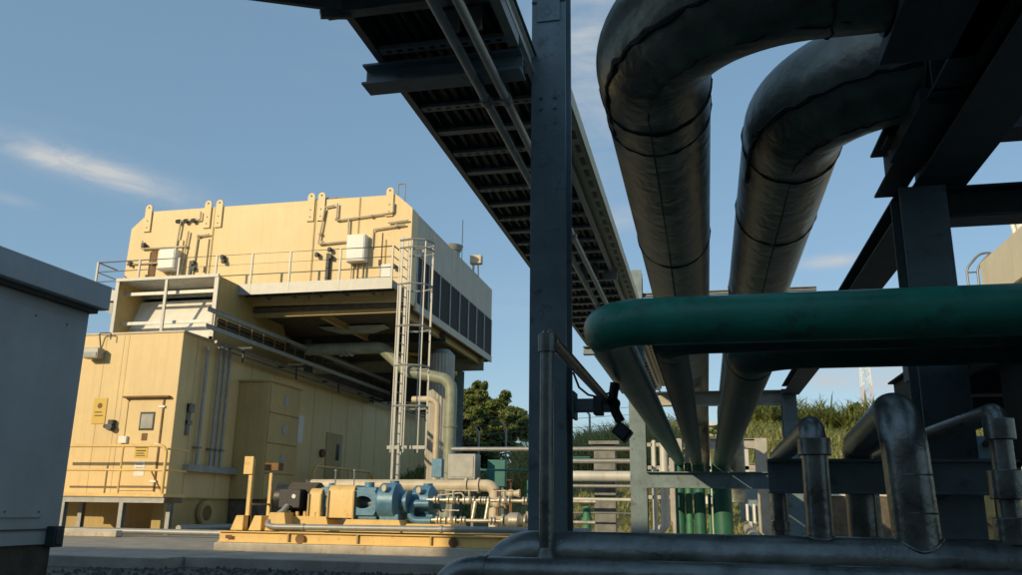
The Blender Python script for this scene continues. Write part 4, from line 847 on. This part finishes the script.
MB().box(6.0,8.5,20.0,20.06,2.5,2.58).box(6.0,8.5,20.0,20.06,1.6,1.68).build('rail', 'white_paint', wn)
for k in range(12): MB().box(6.05+k*.2,6.15+k*.2,19.98,20.0,.9,2.7).build('slat', 'white_paint', wn)
for x in (6.0,7.2,8.4): MB().box(x,x+.08,20.06,20.14,-.16,2.6).build('post', 'white_paint', wn)
wl = thing('retaining_wall', (5,26.5,0), 'low brown retaining wall below the grass slope', 'wall')
box(1.9,12,26.4,26.7,-.16,1.25).build('wall', 'brown_wall', wl); box(1.9,12,26.35,26.75,1.25,1.38).build('coping', 'white_clad', wl)
pipe('ground_pipe', [(.62,11.5,.36),(1.0,24,.36)], .11, 'cream_pipe', 'fat brown pipe lying low to the right of the green downpipes', R_=0)
# rack of long horizontal pipes between main column and far left
hp = [(2.02,.045,'galv'),(1.77,.05,'galv'),(1.46,.11,'white_clad'),(1.26,.035,'galv'),(.99,.035,'white_clad'),(.72,.02,'galv_dark'),(.30,.05,'white_clad')]
labs = ['highest of the long thin grey pipes behind the main column','second highest thin grey pipe behind the main column','fat pale horizontal pipe behind the main column','thin grey pipe right below the fat pale one','thin white pipe below the middle of the stack','dark thin rod low behind the main column','lowest pale pipe behind the main column']
for (z, r_, m_), l_ in zip(hp, labs):
    xa = -5.4 if z > 1.9 else -3.0 if z < .9 else -3.4
    pipe('long_pipe', [(xa,18,z),(-1.2,18,z)], r_, m_, l_, R_=0, seg=14, group='long pipes behind the main column')
ph = thing('pipe_support_post', (-1.9,18.3,0), 'grey broad support post behind the long pipes', 'post')
box(-2.35,-1.9,18.5,18.8,-.16,2.15).build('post', 'galv_dark', ph); box(-2.45,-1.8,18.4,18.9,2.15,2.22).build('cap_plate', 'galv_dark', ph)
for i, x in enumerate((-2.95,-1.55)):
    MB().box(x,x+.05,18.15,18.2,-.16,1.8).build('thin_post', 'galv_dark', label=('left','right')[i]+' thin stanchion carrying the long pipes', cat='post', group='thin stanchions of the long pipes')
# white posts and elbow left of green downpipes
pipe('white_standpipe', [(-1.15,20,0),(-1.15,20,2.35)], .045, 'white_clad', 'slim white standpipe just right of the tall grey column', R_=0, seg=12)
pipe('white_standpipe', [(-1.35,21,.22),(-.98,21,.42),(-.98,21,3.0)], .10, 'white_clad', 'white standpipe with a bent foot left of the green downpipes', R_=.2, seg=16)
wg = thing('pipe_gantry', (-.3,28,0), 'pale framework of pipes and brackets beyond the third frame', 'gantry')
for x in (-1.7,-1.0,-.35,.1,.6,1.3): MB().bar((x,29,-.1),(x,29,3.0),.12,.12).build('post', 'white_clad', wg)
for z in (1.2,1.75,2.15,2.9): MB().bar((-2.0,29,z),(1.7,29,z),.12,.12).build('rail', 'steel_frame_lit', wg)
for x, z in ((-1.5,1.9),(-.9,1.3),(-.6,2.3),(.2,1.4),(-.15,1.0)): MB().box(x,x+.3,28.7,28.9,z,z+.22).build('bracket_box', 'white_paint', wg, bev=.01)
bt = thing('blue_panel', (1.35,26.5,0), 'blue grey panel with white posts right of the green downpipes', 'panel')
box(.95,1.55,27,27.1,.5,1.6).build('board', 'steel_blue', bt)
for x in (1.1,1.3,1.5): MB().box(x,x+.07,26.8,26.9,-.1,1.0).build('post', 'white_paint', bt)

# ================================================================== FENCE, SKYLINE, TOWER
fc = thing('hill_fence', (-15,46,2.8), 'wire security fence with leaning post tops on the hill', 'fence')
for k in range(12):
    x = -20+k*1.55; b0 = hz(x,46)
    MB().tube([(x,46,b0-.1),(x,46,b0+2.2),(x-.25,45.9,b0+2.55)], .06, 8).build('post', 'cream_pipe' if k % 3 == 1 else 'galv', fc)
wm = MB()
for z in (.3,.8,1.3,1.8,2.2): wm.tube([(-20,46,hz(-19,46)+z),(-3,46,hz(-4,46)+z)], .012, 4)
for k in range(56): wm.tube([(-20+k*.3,46,hz(-12,46)),(-20+k*.3,46,hz(-12,46)+2.2)], .006, 3)
wm.build('wire_mesh', 'galv_dark', fc)
box(-14.15,-13.75,45.85,45.88,hz(-14,46)+1.6,hz(-14,46)+2.2).build('fence_sign', 'sign_white', label='small white sign hanging on the hill fence', cat='sign')
tw = thing('lattice_tower', (35.5,200,0), 'thin red and white lattice radio mast in the far distance', 'mast')
for s0, z0, z1, m_ in ((0,0,14,'white_paint'),(1,14,28,'mast_red'),(2,28,42,'white_paint')):
    q = MB()
    for sx in (-1,1):
        for sy in (-1,1):
            a = 1.6-z0*.022; b_ = 1.6-z1*.022
            q.bar((35.5+sx*a,200+sy*a,z0),(35.5+sx*b_,200+sy*b_,z1),.16)
    zz = z0
    while zz < z1-.5:
        a = 1.6-zz*.022; zn = min(z1, zz+2.4)
        for sy in (-1,1):
            q.bar((35.5-a,200+sy*a,zz),(35.5+a,200+sy*a,zn),.08); q.bar((35.5+a,200+sy*a,zz),(35.5-a,200+sy*a,zn),.08)
        zz = zn
    q.build('section', m_, tw)
hw = thing('far_shed', (3.5,62,4), 'low pale shed wall beyond the palms', 'shed')
box(0,9,62,66,4.2,6.6).build('wall', 'skyline_wall', hw); box(-.3,9.3,61.7,66.3,6.6,6.8).build('roof', 'white_clad', hw)

# ================================================================== VEGETATION
def leaf(b, c, s, n):
    n = n.normalized(); a = n.orthogonal().normalized(); a = Matrix.Rotation(random.uniform(0,6.28),3,n) @ a; d = n.cross(a)
    b.faces.new([b.verts.new(c+a*s), b.verts.new(c+d*s*.45), b.verts.new(c-a*s*.9), b.verts.new(c-d*s*.45)])
def rv(): 
    while True:
        v = Vector((random.uniform(-1,1),random.uniform(-1,1),random.uniform(-1,1)))
        if .05 < v.length < 1: return v
def tree(base, h, lumps, label, lm='leaf_olive', n=230, ls=.16):
    t = thing('broadleaf_tree', base, label, 'tree', 'trees on the hill')
    base = Vector(base); tk = MB().tube([base-Vector((0,0,.5)), base+Vector((.15,0,h*.25)), base+Vector((-.1,0,h*.5))], .2, 10, rs=[.3,.22,.15])
    for c, r in lumps:
        c = base+Vector(c); s_ = base+Vector((random.uniform(-.1,.1),0,h*random.uniform(.25,.45)))
        tk.tube([s_, (s_+c)/2+rv()*.3, c], .06, 6, rs=[.12,.07,.03])
    tk.build('trunk', 'bark', t)
    cr = MB()
    for c, r in lumps:
        c = base+Vector(c)
        subs = [(c+rv().normalized()*r*random.uniform(.35,.95), r*random.uniform(.22,.42)) for _ in range(12)]
        for sc, sr2 in subs:
            for _ in range(int(n*.12*max(.5,r))):
                v = rv(); v.z *= .55
                leaf(cr.b, sc+v*sr2, ls*random.uniform(.6,1.3), rv()+Vector((0,0,.25)))
    cr.build('crown', lm, t, smooth=False)
B = hz(-16,52)
def lumpset(cx, cz, w, h_, k, r0, r1):
    return [((cx+random.uniform(-w,w), random.uniform(-1.6,1.6), cz+random.uniform(-h_,h_)), random.uniform(r0,r1)) for _ in range(k)]
tree((-16.2,50,B), 6.5, lumpset(0,3.4,2.6,1.4,26,.8,1.2)+lumpset(-.8,5.5,1.6,.8,12,.6,.9)+[((2.4,0,4.9),.75),((2.9,0,5.2),.5),((1.9,0,4.3),.6)], 'tallest bushy olive tree beside the white silo', n=1500, ls=.15)
tree((-12.3,50,B), 4.5, lumpset(0,2.8,2.4,1.0,22,.6,1.0)+lumpset(-1.5,3.8,.9,.6,7,.5,.8), 'lower spreading olive tree left of the main column', n=1500, ls=.15)
tree((-14.2,51,B), 5, lumpset(0,3.1,2.0,1.4,22,.7,1.1), 'olive tree filling the middle of the group on the hill', n=1300, ls=.15)
tree((-20.5,51,B), 7, lumpset(0,4.0,2.0,1.4,12,.8,1.2), 'olive tree mostly behind the raised building', n=300)
tree((-14.0,54,B), 4, lumpset(0,1.6,4.2,.8,16,.7,1.0), 'dark low bush filling behind the hill fence', 'leaf_green', n=420)
tree((-8.6,53,3.4), 3.5, lumpset(0,1.2,2.0,.5,6,.6,.8), 'small bush behind the main column on the hill', 'leaf_green', n=300)
tree((2.0,50,4.0), 3, lumpset(0,.9,2.2,.5,8,.5,.8), 'green bush left of the palms seen between the pipes', 'leaf_green', n=300)
def blades(name, x0, x1, y0, y1, n, h0, h1, w, label, m_, flop=.5):
    g_ = MB()
    for _ in range(n):
        x, y = random.uniform(x0,x1), random.uniform(y0,y1); z = hz(x,y); h = random.uniform(h0,h1); a = random.uniform(0,6.28); d = Vector((math.cos(a), math.sin(a), 0)); s_ = Vector((-math.sin(a), math.cos(a), 0))*w
        p = [Vector((x,y,z-.05))]; 
        for k in (1,2,3): p.append(Vector((x,y,z))+d*flop*h*(k/3)**2 + Vector((0,0,h*(k/3)*(1-.25*(k/3)**2*flop*1.6))))
        wd = [1,.9,.6,.05]; L = [g_.b.verts.new(q+s_*k) for q, k in zip(p, wd)]; Rr = [g_.b.verts.new(q-s_*k) for q, k in zip(p, wd)]
        for k in range(3): g_.b.faces.new((L[k], L[k+1], Rr[k+1], Rr[k]))
    return g_.build(name, m_, kind='stuff', smooth=False, label=label, cat='grass')
blades('tall_grass', -9.5, -1.0, 38, 47, 5200, .8, 2.1, .035, 'tall pale reeds and grass on the hill right of the main column', 'leaf_grass', .75)
blades('dry_grass', -8, 12, 28, 40, 9000, .15, .5, .02, 'short dry grass over the cut slope', 'leaf_grass', .8)
blades('hill_top_grass', -26, -9, 34, 46, 9000, .15, .45, .025, 'short green grass strip below the hill fence', 'leaf_green', .8)
blades('far_right_grass', 1.2, 14, 34, 46, 6000, .2, .6, .03, 'green grass on the slope at the right', 'leaf_palm', .6)
def palm(x, y, h, nf, ln, label):
    z = hz(x,y); t = thing('palm_bush', (x,y,z), label, 'palm', 'palms on the hill at the right')
    MB().tube([(x,y,z-.3),(x,y,z+.35)], .16, 8).build('trunk', 'bark', t)
    q = MB()
    for i in range(nf):
        a = random.uniform(0,6.28); el = random.uniform(.75,1.5); d = Vector((math.cos(a)*math.cos(el), math.sin(a)*math.cos(el), math.sin(el)))
        bx, by = x+random.uniform(-.9,.9), y+random.uniform(-.5,.5); p = Vector((bx,by,z+random.uniform(0,h*.5))); L_ = ln*random.uniform(.6,1.1); w = random.uniform(.03,.06)
        s_ = Vector((-math.sin(a), math.cos(a), 0)); pts = []
        for k in range(7):
            pts.append(p.copy()); d = (d+Vector((math.cos(a)*.05,math.sin(a)*.05,-.04-.05*k))).normalized(); p = p+d*L_/6
        ww = [.6,1,1,.9,.7,.4,.05]
        A = [q.b.verts.new(c+s_*w*k) for c, k in zip(pts, ww)]; B_ = [q.b.verts.new(c-s_*w*k) for c, k in zip(pts, ww)]
        for k in range(6): q.b.faces.new((A[k],A[k+1],B_[k+1],B_[k]))
    q.build('crown', 'leaf_palm', t, smooth=False)
for i, (x, h, l_) in enumerate(((2.3,.9,'leftmost leafy reed palm between the lagged pipes'),(3.6,1.2,'second leafy reed palm from the left'),(4.9,1.4,'third leafy reed palm, behind the blue grey column'),(6.1,1.5,'fourth leafy reed palm, right of the blue grey column'),(7.2,1.1,'rightmost leafy reed palm above the capped riser'))):
    palm(x, 42+(i%2)*1.5, h*.5, 480, 1.45+.3*((i*2)%3), l_)

for bx_, lab in ((2.9,'round green bush between the first two reed palms'),(5.4,'round green bush behind the blue grey column'),(6.7,'round green bush above the capped riser')):
    tree((bx_,43.5,hz(bx_,43.5)), 1.6, lumpset(0,.8,.9,.5,9,.35,.6), lab, 'leaf_green', n=1500, ls=.10)
